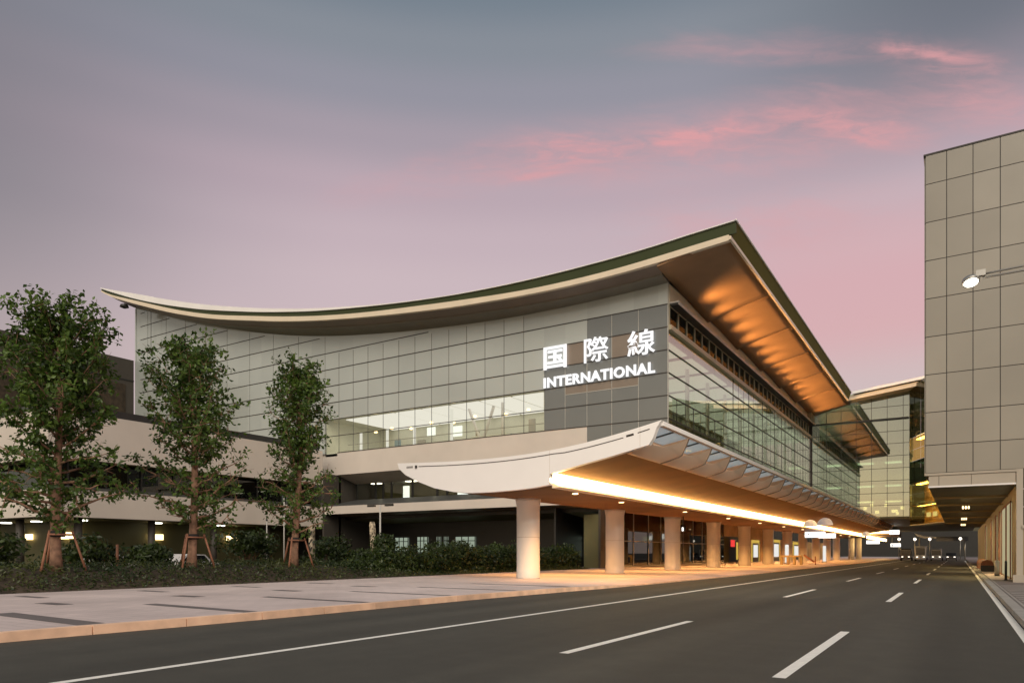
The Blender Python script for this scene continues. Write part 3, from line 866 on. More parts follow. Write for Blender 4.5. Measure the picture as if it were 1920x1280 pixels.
# side curtain wall facing the road
rows = [(21.3, 19.44), (19.44, 17.44), (17.44, 15.44), (15.44, 13.44), (13.44, 11.4), (11.4, 9.4), (9.4, 7.0)]
nb = 10; L = (131 - YF) / nb
for z1, z0 in rows:
    for k in range(nb):
        MB().box(XS - .03, XS - .01, YF + L * k + .03, YF + L * (k + 1) - .03, z0 + .03, z1 - .03).build('window_pane', M['glass'], T)
m = MB()
for z1, z0 in rows[1:]: m.box(XS - .05, XS + .08, YF + .05, 131, z1 - .032, z1 + .032)
m.box(XS - .05, XS + .07, YF + .05, 131, 6.9, 7.05)
for k in range(1, nb): m.box(XS - .05, XS + .02, YF + L * k - .022, YF + L * k + .022, 7, 21.2 if k > 2 else 15.4)
for k in range(nb * 3):
    if k % 3: m.box(XS - .05, XS - .005, YF + L / 3 * k - .011, YF + L / 3 * k + .011, 7, 21.2 if k > 9 else 15.4)
m.build('mullions', M['joint'], T)
MB().box(XS - .15, XS + .28, YF + .06, 131, 21.2, 21.62).build('transom_beam', M['tan'], T)
for k in range(nb):
    MB().box(XS - .09, XS - .06, YF + L * k + .04, YF + L * (k + 1) - .04, 21.64, 23.35).build('clerestory_window', M['glass_dark'], T)
for k in range(nb * 3): MB().box(XS - .06, XS + .06, YF + L / 3 * k + .3, YF + L / 3 * k + .38, 21.62, 23.38).build('clerestory_post', M['tan'], T)
MB().box(XS - .3, XS - .1, YF + .25, 131, 21.62, 25.2).build('clerestory_backing', M['dark'], T)
MB().box(XS - .1, XS + .06, YF + .22, 131, 23.4, 25.25).build('eaves_wall', M['eaves'], T)
MB().box(XS - .3, -20.95, 127.5, 131, 23.55, 26.3).build('eaves_end', M['tan'], T)
cw = MB(); cw.box(XS + .07, XS + .85, YF + .3, 130.9, 23.36, 23.52); cw_o = cw.build('catwalk', M['dark'], T)
m = MB(); m.box(XS + .85, XS + .9, YF + .25, 130.9, 23.32, 23.60); m.box(XS + .06, XS + .95, YF + .18, YF + .3, 23.50, 23.62); m.build('catwalk_edge', M['pale_joint'], cw_o)
MB().box(-28, XS, YF + .25, 131, 6.5, 6.68).build('underside', M['soffit'], T)
# hall behind the side glass
m = MB(); m.box(-33.8, XS - .2, 60.4, 131, 13.25, 13.5); m.box(-33.8, XS - .2, 60.4, 131, 6.7, 6.95); m.build('side_hall_floor', M['infloor'], T)
m = MB(); m.box(-34, -33.8, 60.4, 131, 6.9, 21.4); m.box(-33.8, XS - .25, 60.25, 60.4, 6.9, 21.4); m.build('side_hall_wall', M['inwall'], T)
m = MB(); m.box(-33.8, XS - .3, 60.4, 131, 21.0, 21.2); m.build('side_hall_ceiling', M['inwall'], T)
for k in range(10):
    y = 64 + 7.1 * k
    MB().box(-33, -22.6, y - 1.5, y + 4.2, 20.9, 20.99).build('ceiling_light', M['ceil_g'], T)
    MB().box(-33, -22.6, y - 1.5, y + 4.2, 13.12, 13.24).build('ceiling_light', M['ceil_g'], T)
    MB().lathe((-24.2, y + 2, 6.9), [(.22, 0), (.22, 14.1)], 12).build('hall_column', M['white'], T)
m = MB(); 
for k in range(24): m.box(-33.75, -33.6, 61 + 2.9 * k, 61.2 + 2.9 * k, 13.5, 21)
m.build('hall_wall_fins', M['steel'], T)
m = MB()
m.box(-22.6, -22.55, 60.6, 131, 14.5, 14.56)
for k in range(48): m.box(-22.6, -22.56, 60.6 + 1.48 * k, 60.65 + 1.48 * k, 13.5, 14.5)
m.build('hall_handrail', M['joint'], T)
# ground floor under the overhang
m = MB(); m.box(-28.3, -28.1, 101, 131, 4.0, 6.5); m.box(-28.3, -28.1, 112, 200, .15, 4.0); m.build('ground_floor_wall', M['warmwall'], T)
MB().box(-28.3, -28.1, 60, 63.9, .15, 6.5).build('corner_wall', M['block'], T)
for a, b in ((64, 71.9), (72, 79.5), (79.6, 87), (87.1, 94.5), (94.6, 101)):
    p = MB().box(-28.2, -28.16, a, b, .25, 6.4).build('entrance_pane', M['glass_dark'], T)
    m = MB(); m.box(-28.14, -28.08, a, b, 2.75, 2.83); m.box(-28.14, -28.08, a, b, .2, .32); m.box(-28.14, -28.08, a, a + .09, .2, 6.4); m.box(-28.14, -28.08, (a + b) / 2, (a + b) / 2 + .06, .2, 6.4)
    m.build('pane_frame', M['pale_joint'], p)
m = MB(); m.box(-33, -32.8, 60, 131, .15, 6.5); m.build('lobby_back_wall', M['dark'], T)
for y0, y1, z0, z1, mt, x in ((82, 84.5, 2.9, 3.6, 'white_lit', -32.7), (90.5, 93.5, 3.2, 3.35, 'white_lit', -32.7), (91, 93.5, 1.9, 2.4, 'white_lit', -32.7), (104.2, 106.2, 2.5, 3.5, 'red_lit', -28.05), (107.2, 108, .6, 3.2, 'yellow_lit', -28.05)):
    MB().box(x, x + .08, y0, y1, z0, z1).build('lit_panel', M[mt], T)
MB().box(-30.5, -30.4, 101, 112, .15, 4).build('shop_back', M['olivewall'], T)
def shopdoor(y0, y1, h):
    f = MB(); f.box(-28.08, -27.98, y0, y0 + .35, .17, h); f.box(-28.08, -27.98, y1 - .35, y1, .17, h); f.box(-28.08, -27.98, y0 + .35, y1 - .35, h - .5, h)
    o = f.build('lit_doorway', M['yellow_lit'], T)
    MB().box(-28.08, -28.02, y0 + .35, y1 - .35, .17, h - .5).build('door_leaf', M['dark'], o)
    MB().box(-28.015, -28.0, y0 + 1.1, y1 - 1.0, .9, h - .8).build('poster', M['post_lit'], o)
shopdoor(116.5, 121.5, 3.7); shopdoor(131.5, 137.5, 4.0); shopdoor(150, 157, 3.8)

# lower front: recessed window band, sloping ledge, pale slab and dark ground floor
m = MB(); m.loft([[(-62.2, YF, 10.78), (-62.2, 63, 9.95), (-62.2, 63, 10.2), (-62.2, YF + .2, 11.0)], [(XS - 6, YF, 10.78), (XS - 6, 63, 9.95), (XS - 6, 63, 10.2), (XS - 6, YF + .2, 11.0)]]); m.build('recess_soffit', M['band'], T)
edges = [-64.5, -62.0, -58.9, -57.7, -56.4, -53.2, -49.6, -48.2, -45, -42, -39, -36, -33, -30, -28.2]
for a, b in zip(edges, edges[1:]):
    p = MB().box(a + .12, b - .12, 63.0, 63.03, 8.1, 9.93).build('recessed_window', M['glass_front'], T)
for a in edges: MB().box(a - .11, a + .11, 62.92, 63.1, 8.0, 9.95).build('window_post', M['dark'], T)
m = MB(); m.box(-64.5, -28, 66.8, 67, 7.9, 10.4); m.box(-64.5, -28, 63.2, 67, 10.15, 10.3); m.box(-64.5, -28, 63.2, 67, 7.8, 8.0); m.build('office_back_wall', M['olivewall'], T)
for x in (-60.5, -55, -51.5, -46.5, -41): MB().box(x - .7, x + .7, 64.6, 65.2, 10.06, 10.14).build('office_light', M['ceil'], T)
for x in (-57.3, -49.0, -48.5): MB().box(x - .45, x + .45, 66.6, 66.75, 8.1, 9.8).build('office_lit_panel', M['white_lit'], T)
m = MB(); m.loft([[(x, 58.15, 6.97), (x, 62.9, 8.02), (x, 62.9, 7.7), (x, 58.15, 6.9)] for x in (-62.2, -28.4)]); m.build('ledge_roof', M['greydark'], T)
MB().box(-62.2, -28.2, 58.0, 58.2, 6.05, 6.95).build('slab_fascia', M['band'], T)
MB().box(-28.4, -28.2, 58.2, 66, 6.05, 6.9).build('slab_side', M['band'], T)
m = MB(); m.loft([[(x, 58.2, 6.08), (x, 61.4, 5.9), (x, 61.4, 6.3), (x, 58.2, 6.3)] for x in (-62.2, -28.4)]); m.build('slab_soffit', M['soffit'], T)
MB().box(-62.2, -28.4, 61.3, 61.5, 5.55, 5.9).build('slab_drip', M['dark'], T)
m = MB(); m.loft([[(x, 61.5, 5.6), (x, 66, 5.2), (x, 66, 5.7), (x, 61.5, 5.9)] for x in (-64, -28.4)]); m.build('lobby_soffit', M['olivewall'], T)
MB().box(-64, -28.4, 66, 66.2, 0, 5.3).build('lobby_front_wall', M['dark'], T)
for x0, x1, z0, z1 in ((-58.4, -56.3, 1.7, 3.45), (-54.9, -53.3, 1.5, 3.5), (-52, -51.4, 1.6, 3.5), (-50.9, -50.3, 1.6, 3.5), (-49.2, -46.4, 1.5, 3.45), (-33.6, -31, 1.2, 3.3)):
    o = MB().box(x0, x1, 65.85, 65.98, z0, z1).build('lit_window', M['dim_lit'], T)
    f = MB()
    for t in (0, .33, .66, 1): f.box(x0 + (x1 - x0) * t - .05, x0 + (x1 - x0) * t + .05, 65.8, 65.86, z0, z1)
    f.box(x0, x1, 65.79, 65.85, z1 - .5, z1 - .42); f.build('window_bars', M['dark'], o)
MB().box(XS - .06, XS + .25, 130.9, 131.3, 6.5, 26).build('corner_post', M['joint'], T)
m = MB(); m.box(-112, -62.25, 60.3, 60.6, 6.2, 13.4); m.build('upper_return_wall', M['band'], T)
m = MB(); m.box(-112, -62.25, 60.3, 60.6, 0, 6.19); m.box(-62.5, -62.25, 57.95, 67, 0, 10.78); m.build('lower_return_wall', M['block'], T)
MB().box(-29.9, -28.4, 60.2, 66, .1, 5.2).build('service_core', M['olivewall'], T)

# ------------------------------------------------------------------ block over the road (end wall)
B = empty('bridge_block', (-14, 131, 7.5), 'glazed terminal block bridging the road at the far end, mirror-like greenish glass', 'building')
YE = 131.0
bx = [-21.4 + 2.3 * k for k in range(0, 7)] + [-6.7]
ez = [28.2, 25.5, 23.44, 21.44, 19.44, 17.44, 15.44, 13.44, 11.4, 9.4, 7.55]
for a, b in zip(bx, bx[1:]):
    for z1, z0 in zip(ez, ez[1:]):
        MB().box(a + .025, b - .025, YE, YE + .02, z0 + .03, z1 - .03).build('window_pane', M['glass_end'], B)
m = MB()
for z in ez[1:-1]: m.box(-21.4, -6.7, YE - .04, YE + .03, z - .035, z + .035)
for x in bx[1:]: m.box(x - .03, x + .03, YE - .05, YE + .03, 7.5, 28.2)
m.build('mullions', M['joint'], B)
MB().box(-21.4, -6.8, YE - .75, YE - .05, 23.34, 23.5).build('catwalk', M['dark'], B)
MB().box(-22, -6.7, YE + .03, 140, 7.2, 7.5).build('underside', M['tunnel'], B)
m = MB(); m.box(-21.5, -6.8, 139.5, 139.8, 7.5, 28); m.box(-6.75, -6.6, YE + .1, 139.8, 18, 28); m.build('back_wall', M['inwall'], B)
for z in (10.35, 13.0, 16.9, 20.5): 
    MB().box(-21.4, -6.8, 132.0, 139.5, z, z + .25).build('floor_slab', M['inwall'], B)
for z in (10.25, 12.9, 16.8):
    for x in (-18.5, -13.5, -9.3): MB().box(x - 1.2, x + 1.2, 134, 136, z - .05, z - .005).build('ceiling_light', M['ceil_w2'] if z < 12 else M['ceil_e'], B)
for x, z, w_ in ((-11.6, 8.2, .3), (-9.0, 8.3, .45), (-7.9, 8.8, .25), (-13.4, 8.9, .25), (-10.3, 9.3, .2), (-8.6, 7.9, .2), (-12.4, 9.4, .2)): MB().box(x - w_, x + w_, 133.5, 133.7, z, z + .5).build('lit_panel', M['warmlamp'], B)
def rz(x): return 27.9 + (x + 15.1) * .118
m = MB(); m.loft([[(x, 128, rz(x) - .25), (x, 145, rz(x) - .25), (x, 145, rz(x)), (x, 128, rz(x))] for x in (-14.72, -2, 10)]); ro = m.build('roof', M['roofmetal'], B)
m = MB(); m.loft([[(x, 127.8, rz(x) - .4), (x, 128, rz(x) - .4), (x, 128, rz(x) + .03), (x, 127.8, rz(x) + .03)] for x in (-14.72, -2, 10)]); m.build('roof_edge', M['white'], ro)
m = MB(); m.loft([[(x, 128.25, rz(x) - 1.2), (x, 128.5, rz(x) - 1.2), (x, 128.5, rz(x) - .55), (x, 128.25, rz(x) - .55)] for x in (-15.4, -2, 10)]); m.build('roof_trim', M['cream'], ro)
m = MB(); m.loft([[(x, 128.5, rz(x) - 1.15), (x, YE + .3, rz(x) - 1.15), (x, YE + .3, rz(x) - .5), (x, 128.5, rz(x) - .5)] for x in (-21.5, -15.4, -2, 10)]); m.build('roof_soffit', M['tan'], ro)

# sky bridge joining the office building
S = empty('sky_bridge', (-4, 124, 6), 'amber lit glass link angled between terminal block and offices', 'bridge')
P0, P1 = Vector((-1.55, 117.8, 0)), Vector((-6.7, 131, 0))
def sbar(z0, z1, off, d, t0=0, t1=1):
    a = P0.lerp(P1, t0); b = P0.lerp(P1, t1); nn = Vector((-(P1 - P0).y, (P1 - P0).x, 0)).normalized() * -1   # inward (+x)
    a0, b0 = a + nn * off, b + nn * off; a1, b1 = a + nn * (off + d), b + nn * (off + d)
    mm = MB(); mm.loft([[(p.x, p.y, z0) for p in (a0, b0, b1, a1)], [(p.x, p.y, z1) for p in (a0, b0, b1, a1)]]); return mm
for i, (z0, z1, mt) in enumerate(((19.95, 28.3, 'glass_dark'), (18.0, 19.9, 'glass_amber'), (16.2, 17.95, 'glass_amber'), (12.7, 16.15, 'glass_dark'), (10.9, 12.65, 'glass_amber'), (9.1, 10.85, 'glass_amber'), (6.1, 9.05, 'glass_amber'))):
    for k in range(3): sbar(z0, z1, 0, .04, k / 3 + .006, (k + 1) / 3 - .006).build('window_pane', M[mt], S)
for z in (16.0, 12.55, 9.0, 5.95): sbar(z, z + .18, .06, 2.1).build('floor_slab', M['tan'] if z > 6 else M['warmlamp'] if False else M['tan'], S)
sbar(6.2, 28.2, 2.2, .15).build('back_wall', M['warmwall'], S)
for z in (18.6, 11.4, 8.0): sbar(z + 1.0, z + 1.12, .5, .8, .1, .9).build('ceiling_light', M['ceil_w'], S)
for t in (.25, .4, .62, .8): sbar(7.3, 7.3 + .7, 1.9, .2, t, t + .08).build('lit_panel', M['white_lit'], S)

# ------------------------------------------------------------------ office building on the right
O = empty('office_building', (10, 80, 0), 'tall taupe panelled building overhanging the right side of the road', 'building')
YB = 44.0
ox = [-1.51, -.54] + [.63 + 1.17 * k for k in range(0, 12)]
oz = [5.85, 7.35, 9.1, 11.12, 13.14, 15.18, 17.22, 19.27, 21.31, 22.85]
m = MB()
for a, b in zip(ox, ox[1:]):
    for z0, z1 in zip(oz, oz[1:]):
        m.box(a + .02, b - .02, YB, YB + .1, z0 + .02, z1 - .02)
m.build('wall_panels', M['office'], O)
MB().box(-1.49, 14.6, YB + .03, 126, 5.8, 22.8).build('wall_core', M['joint'], O)
m = MB()
for a, b in zip([44.1 + 3 * k for k in range(25)], [47.1 + 3 * k for k in range(25)]):
    for z0, z1 in zip(oz, oz[1:]): m.box(-1.56, -1.495, a + .016, b - .016, z0 + .016, z1 - .016)
m.build('side_panels', M['office'], O)
MB().box(-1.6, 14.7, YB - .03, 126, 22.85, 22.93).build('roof_coping', M['joint'], O)
MB().box(-1.55, 2.52, YB - .06, YB + .2, 5.72, 5.84).build('ledge', M['officeband'], O)
m = MB()
for a, b in ((-1.36, -.9), (-.88, .55), (.57, 2.44)): m.box(a, b, YB - .01, YB + .2, 5.17, 5.71)
m.build('lintel_panels', M['officeband'], O)
MB().box(-1.38, 2.46, YB - .05, YB + .22, 5.08, 5.16).build('lintel_edge', M['white'], O)
MB().box(-1.36, 2.5, YB + .22, 117, 5.1, 5.75).build('passage_soffit', M['tunnel'], O)
for y in (52, 60, 70, 82, 96): MB().box(-1.3, 2.5, y, y + .35, 4.98, 5.1).build('soffit_beam', M['tanwall'], O)
m = MB(); m.box(2.5, 2.7, YB + .1, 130, .13, 5.09); m.build('passage_wall', M['tanwall'], O)
for a, b in ((48.2, 51.8), (52.6, 57.2), (60, 61.2), (66, 67), (75, 76.5), (90, 92)):
    p = MB().box(2.44, 2.49, a, b, .25, 4.4).build('passage_door', M['door_lit'], O)
    f = MB(); f.box(2.40, 2.46, a - .12, a, .13, 4.5); f.box(2.40, 2.46, b, b + .12, .13, 4.5); f.box(2.40, 2.46, a, b, 4.4, 4.5); f.build('door_frame', M['brick'], p)
MB().box(2.47, 2.75, YB - .05, YB + .12, .13, 5.85).build('corner_pier', M['officeband'], O)
p = MB().box(2.76, 4.6, YB + .02, YB + .1, 3.0, 5.8).build('corner_window', M['carglass'], O)
f = MB()
for z in (3.9, 4.8): f.box(2.76, 4.6, YB - .02, YB + .02, z, z + .06)
f.build('window_bars', M['steel'], p)
MB().box(2.70, 4.7, YB - .12, YB + .02, 2.84, 3.0).build('window_sill', M['officeband'], O)
MB().box(2.76, 4.7, YB, YB + .1, .13, 2.84).build('corner_wall', M['tanwall'], O)
MB().box(2.86, 3.12, YB - .06, YB, .2, 2.25).build('intercom_panel', M['dark'], O)
MB().box(2.3, 2.75, YB - .6, YB - .07, .13, .5).build('corner_plinth', M['officeband'], O)
for i, y in enumerate((57, 76, 92)):
    d = spot('passage_lamp_light', (.8, y, 4.7), (1.6, y, 0), 900, (1, .74, .34), R(150), .7, .1)
    t = empty('hanging_lamp', (.4, y, 4.7), ['cluster lamp hanging nearest under the office overhang', 'cluster lamp hanging second under the office overhang', 'cluster lamp hanging farthest under the office overhang'][i], 'lamp', 'lamps under the office overhang')
    m = MB(); m.box(.1, 2.5, y - .03, y + .03, 4.78, 4.84); m.build('rail', M['tanwall'], t)
    for q_ in range(3): MB().lathe((.25 + .16 * q_, y, 4.58), [(.03, 0), (.05, .03), (.05, .14), (.02, .2)], 10).build('lamp_head', M['warmlamp'], t)

# ------------------------------------------------------------------ tunnel end
MB().box(-30, 6, 215, 216, 7.2, 24).build('far_building', M['tunnel']); tag(bpy.data.objects['far_building'], 'dark building closing the view above the far end of the underpass', 'building')
MB().box(-22, 3, 140, 214, 7.2, 7.5).build('underpass_roof', M['tunnel']); tag(bpy.data.objects['underpass_roof'], 'dark flat roof over the road beyond the bridge block', 'roof')
fw = MB(); fw.box(-90, 90, 420, 421, 0, 34); fw.build('distant_building', M['dark']); tag(bpy.data.objects['distant_building'], 'low dark building seen through the underpass behind the vehicles', 'building')

# ================================================================== CANOPY
CT = [(-25.99, 6.5), (-24.3, 6.42), (-21.83, 6.34), (-19.2, 6.34), (-16.77, 6.45), (-14.78, 6.66), (-13.18, 6.91), (-11.9, 7.15), (-10.92, 7.36)]
CBt = [(-25.88, 6.2), (-25.42, 5.83), (-24.49, 5.4), (-23.4, 5.01), (-22.17, 4.76), (-21.15, 4.66), (-19.84, 4.64), (-18.42, 4.68), (-17.36, 4.74), (-16.48, 4.84)]
YC, YCE = 29.5, 163.0
K = empty('entrance_canopy', (-20.7, 96, .17), 'long white boat shaped canopy on thick round columns with glowing cove light', 'canopy')
top = [(x, interp(CT, x)) for x in [-25.99 + 15.07 * i / 24 for i in range(25)]]
bot = CBt + [(-16.45, 5.35), (-14.67, 5.71), (-13.44, 5.93), (-11.5, 6.33), (-11.30, 6.62), (-11.14, 7.04)]
fa = MB(); poly = bot + [t for t in reversed(top)]
fa.prism_y(poly, YC, YC + .3); fascia = fa.build('end_fascia', M['white'], K)
m = MB()
sec = [(x, interp(CT, x) - .20 - .05 * (x > -16)) for x in [-24.49 + 11.8 * i / 20 for i in range(21)]]
for (xa, za), (xb, zb) in zip(sec, sec[1:]): m.bar((xa, YC - .004, za), (xb, YC - .004, zb), .02, .035)
m.build('fascia_seam', M['joint'], fascia)
m = MB(); m.bar((-12.55, YC - .004, 6.80), (-12.2, YC - .004, 6.86), .02, .09); m.build('fascia_slot', M['joint'], fascia)
m = MB(); m.bar((-12.0, YC - .004, 6.9), (-11.45, YC - .004, 7.02), .02, .04); m.build('fascia_slot', M['joint'], fascia)
m = MB(); m.lathe((-24.65, YC - .01, 6.15), [(.07, 0), (.07, .14)], 10); m.build('fascia_bolt', M['joint'], fascia)
m = MB()
for q_ in range(6): m.box(-25.32 + .075 * q_, -25.28 + .075 * q_, YC - .01, YC, 6.17, 6.28)
m.build('fascia_vent', M['joint'], fascia)
m = MB()
for x in (-16.46, -11.9): m.box(x - .008, x + .008, YC - .006, YC + .01, interp(CBt, x) if x < -16.4 else 6.3, interp(CT, x) - .02)
m.build('fascia_joint', M['band'], fascia)
tp_ = [(x, z) for x, z in top if x < -12.6]
m = MB(); m.prism_y([(x, z) for x, z in tp_] + [(x, z - .15) for x, z in reversed(tp_)], YC + .3, YCE); m.build('top_shell', M['white'], K)
m = MB(); m.prism_y(CBt + [(x, z + .14) for x, z in reversed(CBt)], YC + .3, YCE, smooth=True); m.build('belly_soffit', M['wood'], K)
MB().prism_y([(-16.5, 4.95), (-16.455, 4.95), (-16.12, 4.76), (-16.12, 4.72), (-16.5, 4.70)], YC + .3, YCE).build('cove_lip', M['cream'], K)
MB().box(-16.56, -16.46, YC + .02, YCE, 4.96, 5.44).build('cove_light_strip', M['cove'], K)
m = MB(); m.loft([[(-16.56, y, 5.46), (-14.67, y, 5.76), (-12.46, y, 6.12), (-12.46, y, 6.24), (-16.56, y, 5.56)] for y in (YC + .3, YCE)]); us = m.build('upper_soffit', M['wood_dark'], K)
MB().box(-11.14, -10.92, YC + .3, YCE, 7.16, 7.36).build('edge_rail', M['white'], K)
MB().box(-12.62, -12.44, YC + .3, YCE, 6.05, 6.95).build('edge_beam', M['bracket'], K)
# bays: glass pane above, scalloped bracket skin below
bay = 3.75
nbay = 35
prof = [(-12.46, 6.03), (-12.0, 6.14), (-11.55, 6.27), (-11.38, 6.36), (-11.27, 6.58), (-11.13, 6.86), (-11.02, 7.14)]
def along(e):
    # point on the bracket profile at fraction e of its length
    t = e * (len(prof) - 1); i = min(int(t), len(prof) - 2); f = t - i
    return (prof[i][0] + (prof[i + 1][0] - prof[i][0]) * f, prof[i][1] + (prof[i + 1][1] - prof[i][1]) * f)
pane0 = br0 = None
y0 = YC + .32
m = MB(); m.loft([[(-12.44, y0 + .03, 6.93), (-11.14, y0 + .03, 7.2), (-11.14, y0 + .03, 7.23), (-12.44, y0 + .03, 6.96)], [(-12.44, y0 + bay - .03, 6.93), (-11.14, y0 + bay - .03, 7.2), (-11.14, y0 + bay - .03, 7.23), (-12.44, y0 + bay - .03, 6.96)]])
pane0 = m.build('roof_pane', M['glass_canopy'], K)
m = MB(); secs = []
for j in range(15):
    t = j / 14; e = .50 + .50 * t ** 1.7
    ring = [along(e * i / 10) for i in range(11)]
    bulge = [(x, z + .30 * math.sin(i / 10 * math.pi) * (1 - t)) for i, (x, z) in enumerate(ring)]
    yy_ = y0 + bay * .995 * t
    r_ = [(x, yy_, z) for x, z in bulge]
    secs.append(r_)
m.loft(secs, closed=False, caps=False, smooth=True)
# rib plate closing the far side of the bay
rp = [(x, z) for x, z in prof] + [(-11.06, 7.15), (-12.44, 6.9)]
m.loft([[(x, y0 + bay - .04, z - .02) for x, z in rp], [(x, y0 + bay, z - .02) for x, z in rp]])
br0 = m.build('scalloped_bracket', M['bracket'], K)
m = MB(); m.bar((-12.44, y0 + bay * .5, 6.9), (-11.14, y0 + bay * .5, 7.17), .05, .08); m.build('glazing_bar', M['greydark'], br0)
m = MB()
for (xa, za), (xb, zb) in zip(prof, prof[1:]): m.bar((xa, y0 + bay - .02, za - .035), (xb, y0 + bay - .02, zb - .035), .045, .05)
m.build('rib', M['soffit'], br0)
for k in range(1, nbay):
    for o_ in (pane0, br0):
        c = copy_tree(o_, K); c.location = o_.location + Vector((0, bay * k, 0))
# columns
ylist = [34.6 + 12 * k for k in range(11)]
cs_ = MB(); cs_.lathe((-20.7, ylist[0], .17), [(.657, 2.3), (.6585, 2.305), (.6585, 2.325), (.657, 2.33)], 40)
m = MB(); m.lathe((-20.7, ylist[0], .17), [(.67, 0), (.675, .02), (.665, .55), (.655, .56), (.655, 3.95), (.66, 4.1), (.70, 4.3), (.74, 4.55)], 40)
c0 = m.build('column', M['column'], K)
cs_.build('seam', M['band'], c0)
for y in ylist[1:]:
    c = copy_tree(c0, K); c.location = c0.location + Vector((0, y - ylist[0], 0))
# downlights in the belly
for k, y in enumerate([40.6 + 12 * i for i in range(10)]):
    for x in (-23.4, -17.6):
        MB().lathe((x, y, interp(CBt, x) - .035), [(.16, 0), (.16, .06)], 16).build('downlight', M['warmlamp'], K)
        spot('canopy_downlight', (x, y, 4.5), (x, y, 0), 1500 if y < 60 else 1700, (1.0, .49, .145), R(150), .8, .16)
# cone lamps reaching the pavement at the front column
spot('canopy_downlight', (-17.2, 33.6, 4.6), (-17.2, 33.8, 0), 1100, (1.0, .50, .16), R(128), .8, .16)
MB().lathe((-17.2, 33.6, 4.705), [(.16, 0), (.16, .06)], 16).build('downlight', M['warmlamp'], K)
t = empty('pendant_camera', (-20.0, 57.5, 4.6), 'small dark pendant with white lens hanging beside the third column', 'camera')  # small dangling lamp, its white face glows
m = MB(); m.tube([(-19.4, 57.6, 4.7), (-19.4, 57.6, 3.8)], .05, 8); m.build('rod', M['dark'], t)
m = MB(); m.lathe((-19.4, 57.6, 3.35), [(.1, 0), (.17, .06), (.17, .4), (.06, .48)], 14); m.build('housing', M['dark'], t)
m = MB(); m.box(-19.47, -19.33, 57.40, 57.44, 3.42, 3.72); m.build('lens', M['lightbox'], t)

# glare on the soffit, built as added white discs with a faint glow
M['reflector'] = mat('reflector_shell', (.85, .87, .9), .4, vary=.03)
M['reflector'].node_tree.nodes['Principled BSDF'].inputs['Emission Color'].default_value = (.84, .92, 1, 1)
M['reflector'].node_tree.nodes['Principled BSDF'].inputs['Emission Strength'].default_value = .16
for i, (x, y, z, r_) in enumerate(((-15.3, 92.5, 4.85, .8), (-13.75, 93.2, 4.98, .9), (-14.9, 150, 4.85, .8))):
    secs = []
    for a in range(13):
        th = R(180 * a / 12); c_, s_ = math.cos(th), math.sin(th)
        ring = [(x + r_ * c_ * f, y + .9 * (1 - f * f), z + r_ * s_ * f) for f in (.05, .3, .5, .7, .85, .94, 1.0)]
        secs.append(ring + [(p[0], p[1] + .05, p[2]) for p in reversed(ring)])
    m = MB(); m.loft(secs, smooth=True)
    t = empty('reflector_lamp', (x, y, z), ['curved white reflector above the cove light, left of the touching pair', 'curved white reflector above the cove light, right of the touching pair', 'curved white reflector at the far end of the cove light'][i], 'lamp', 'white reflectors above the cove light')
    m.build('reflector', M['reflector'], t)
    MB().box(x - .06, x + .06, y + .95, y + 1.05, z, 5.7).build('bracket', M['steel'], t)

# hanging lightbox signs under the canopy
def hang_sign(x, y, w_, h_, z, label, marks):
    t = empty('hanging_sign', (x, y, z), label, 'sign', 'lit signs hanging under the canopy')
    MB().box(x - w_ / 2, x + w_ / 2, y, y + .25, z - h_ / 2, z + h_ / 2).build('sign_box', M['steel'], t)
    MB().box(x - w_ / 2 + .03, x + w_ / 2 - .03, y - .03, y - .002, z - h_ / 2 + .03, z + h_ / 2 - .03).build('sign_face', M['lightbox'], t)
    m = MB()
    for kx in (-.35, .35): m.box(x + kx * w_ - .03, x + kx * w_ + .03, y + .1, y + .15, z + h_ / 2, 5.0)
    m.build('hanger', M['steel'], t)
    if marks:
        mk = MB()
        for a, b, c, d in marks: mk.box(x + a * w_, x + b * w_, y - .04, y - .033, z + c * h_, z + d * h_)
        mk.build('pictogram', M['black'], t)
hang_sign(-16.9, 105.9, 2.7, .85, 4.15, 'nearest white lit sign hanging under the canopy, small dark mark at its left', [(-.36, -.30, 0, .2), (-.30, -.24, 0, .1)])
hang_sign(-15.6, 107.5, 2.3, .7, 4.0, 'white lit sign overlapping the nearest one, lower and to its right', [(-.42, -.40, -.2, .4)])
hang_sign(-16.2, 177, 2.7, .8, 4.0, 'plain white lit sign hanging beyond the dark gap in the cove light', None)
hang_sign(-11.3, 166.8, 1.9, .95, 5.9, 'small white lit sign with two dark marks, high at the end of the far canopy', [(-.2, -.1, -.1, .2), (.1, .2, -.1, .2)])
hang_sign(-11.6, 175, 2.0, .8, 3.3, 'farthest white lit sign, hanging low with a dark mark', [(-.4, -.28, -.4, .3)])

# second cove beyond the canopy
t = empty('far_canopy', (-15, 180, 5), 'second canopy with glowing strip beyond the bridge block', 'canopy')
MB().box(-26, -12, 168, 200, 5.6, 6.6).build('roof_slab', M['wood'], t)
MB().box(-16.6, -16.4, 168, 215, 4.7, 5.3).build('light_strip', M['cove'], t)
MB().box(-16.6, -12.0, 167.7, 167.95, 5.7, 6.2).build('end_light', M['cove'], t)
for y in (178, 192): MB().lathe((-20.7, y, .1), [(.65, 0), (.65, 5.5)], 24).build('column', M['column'], t)

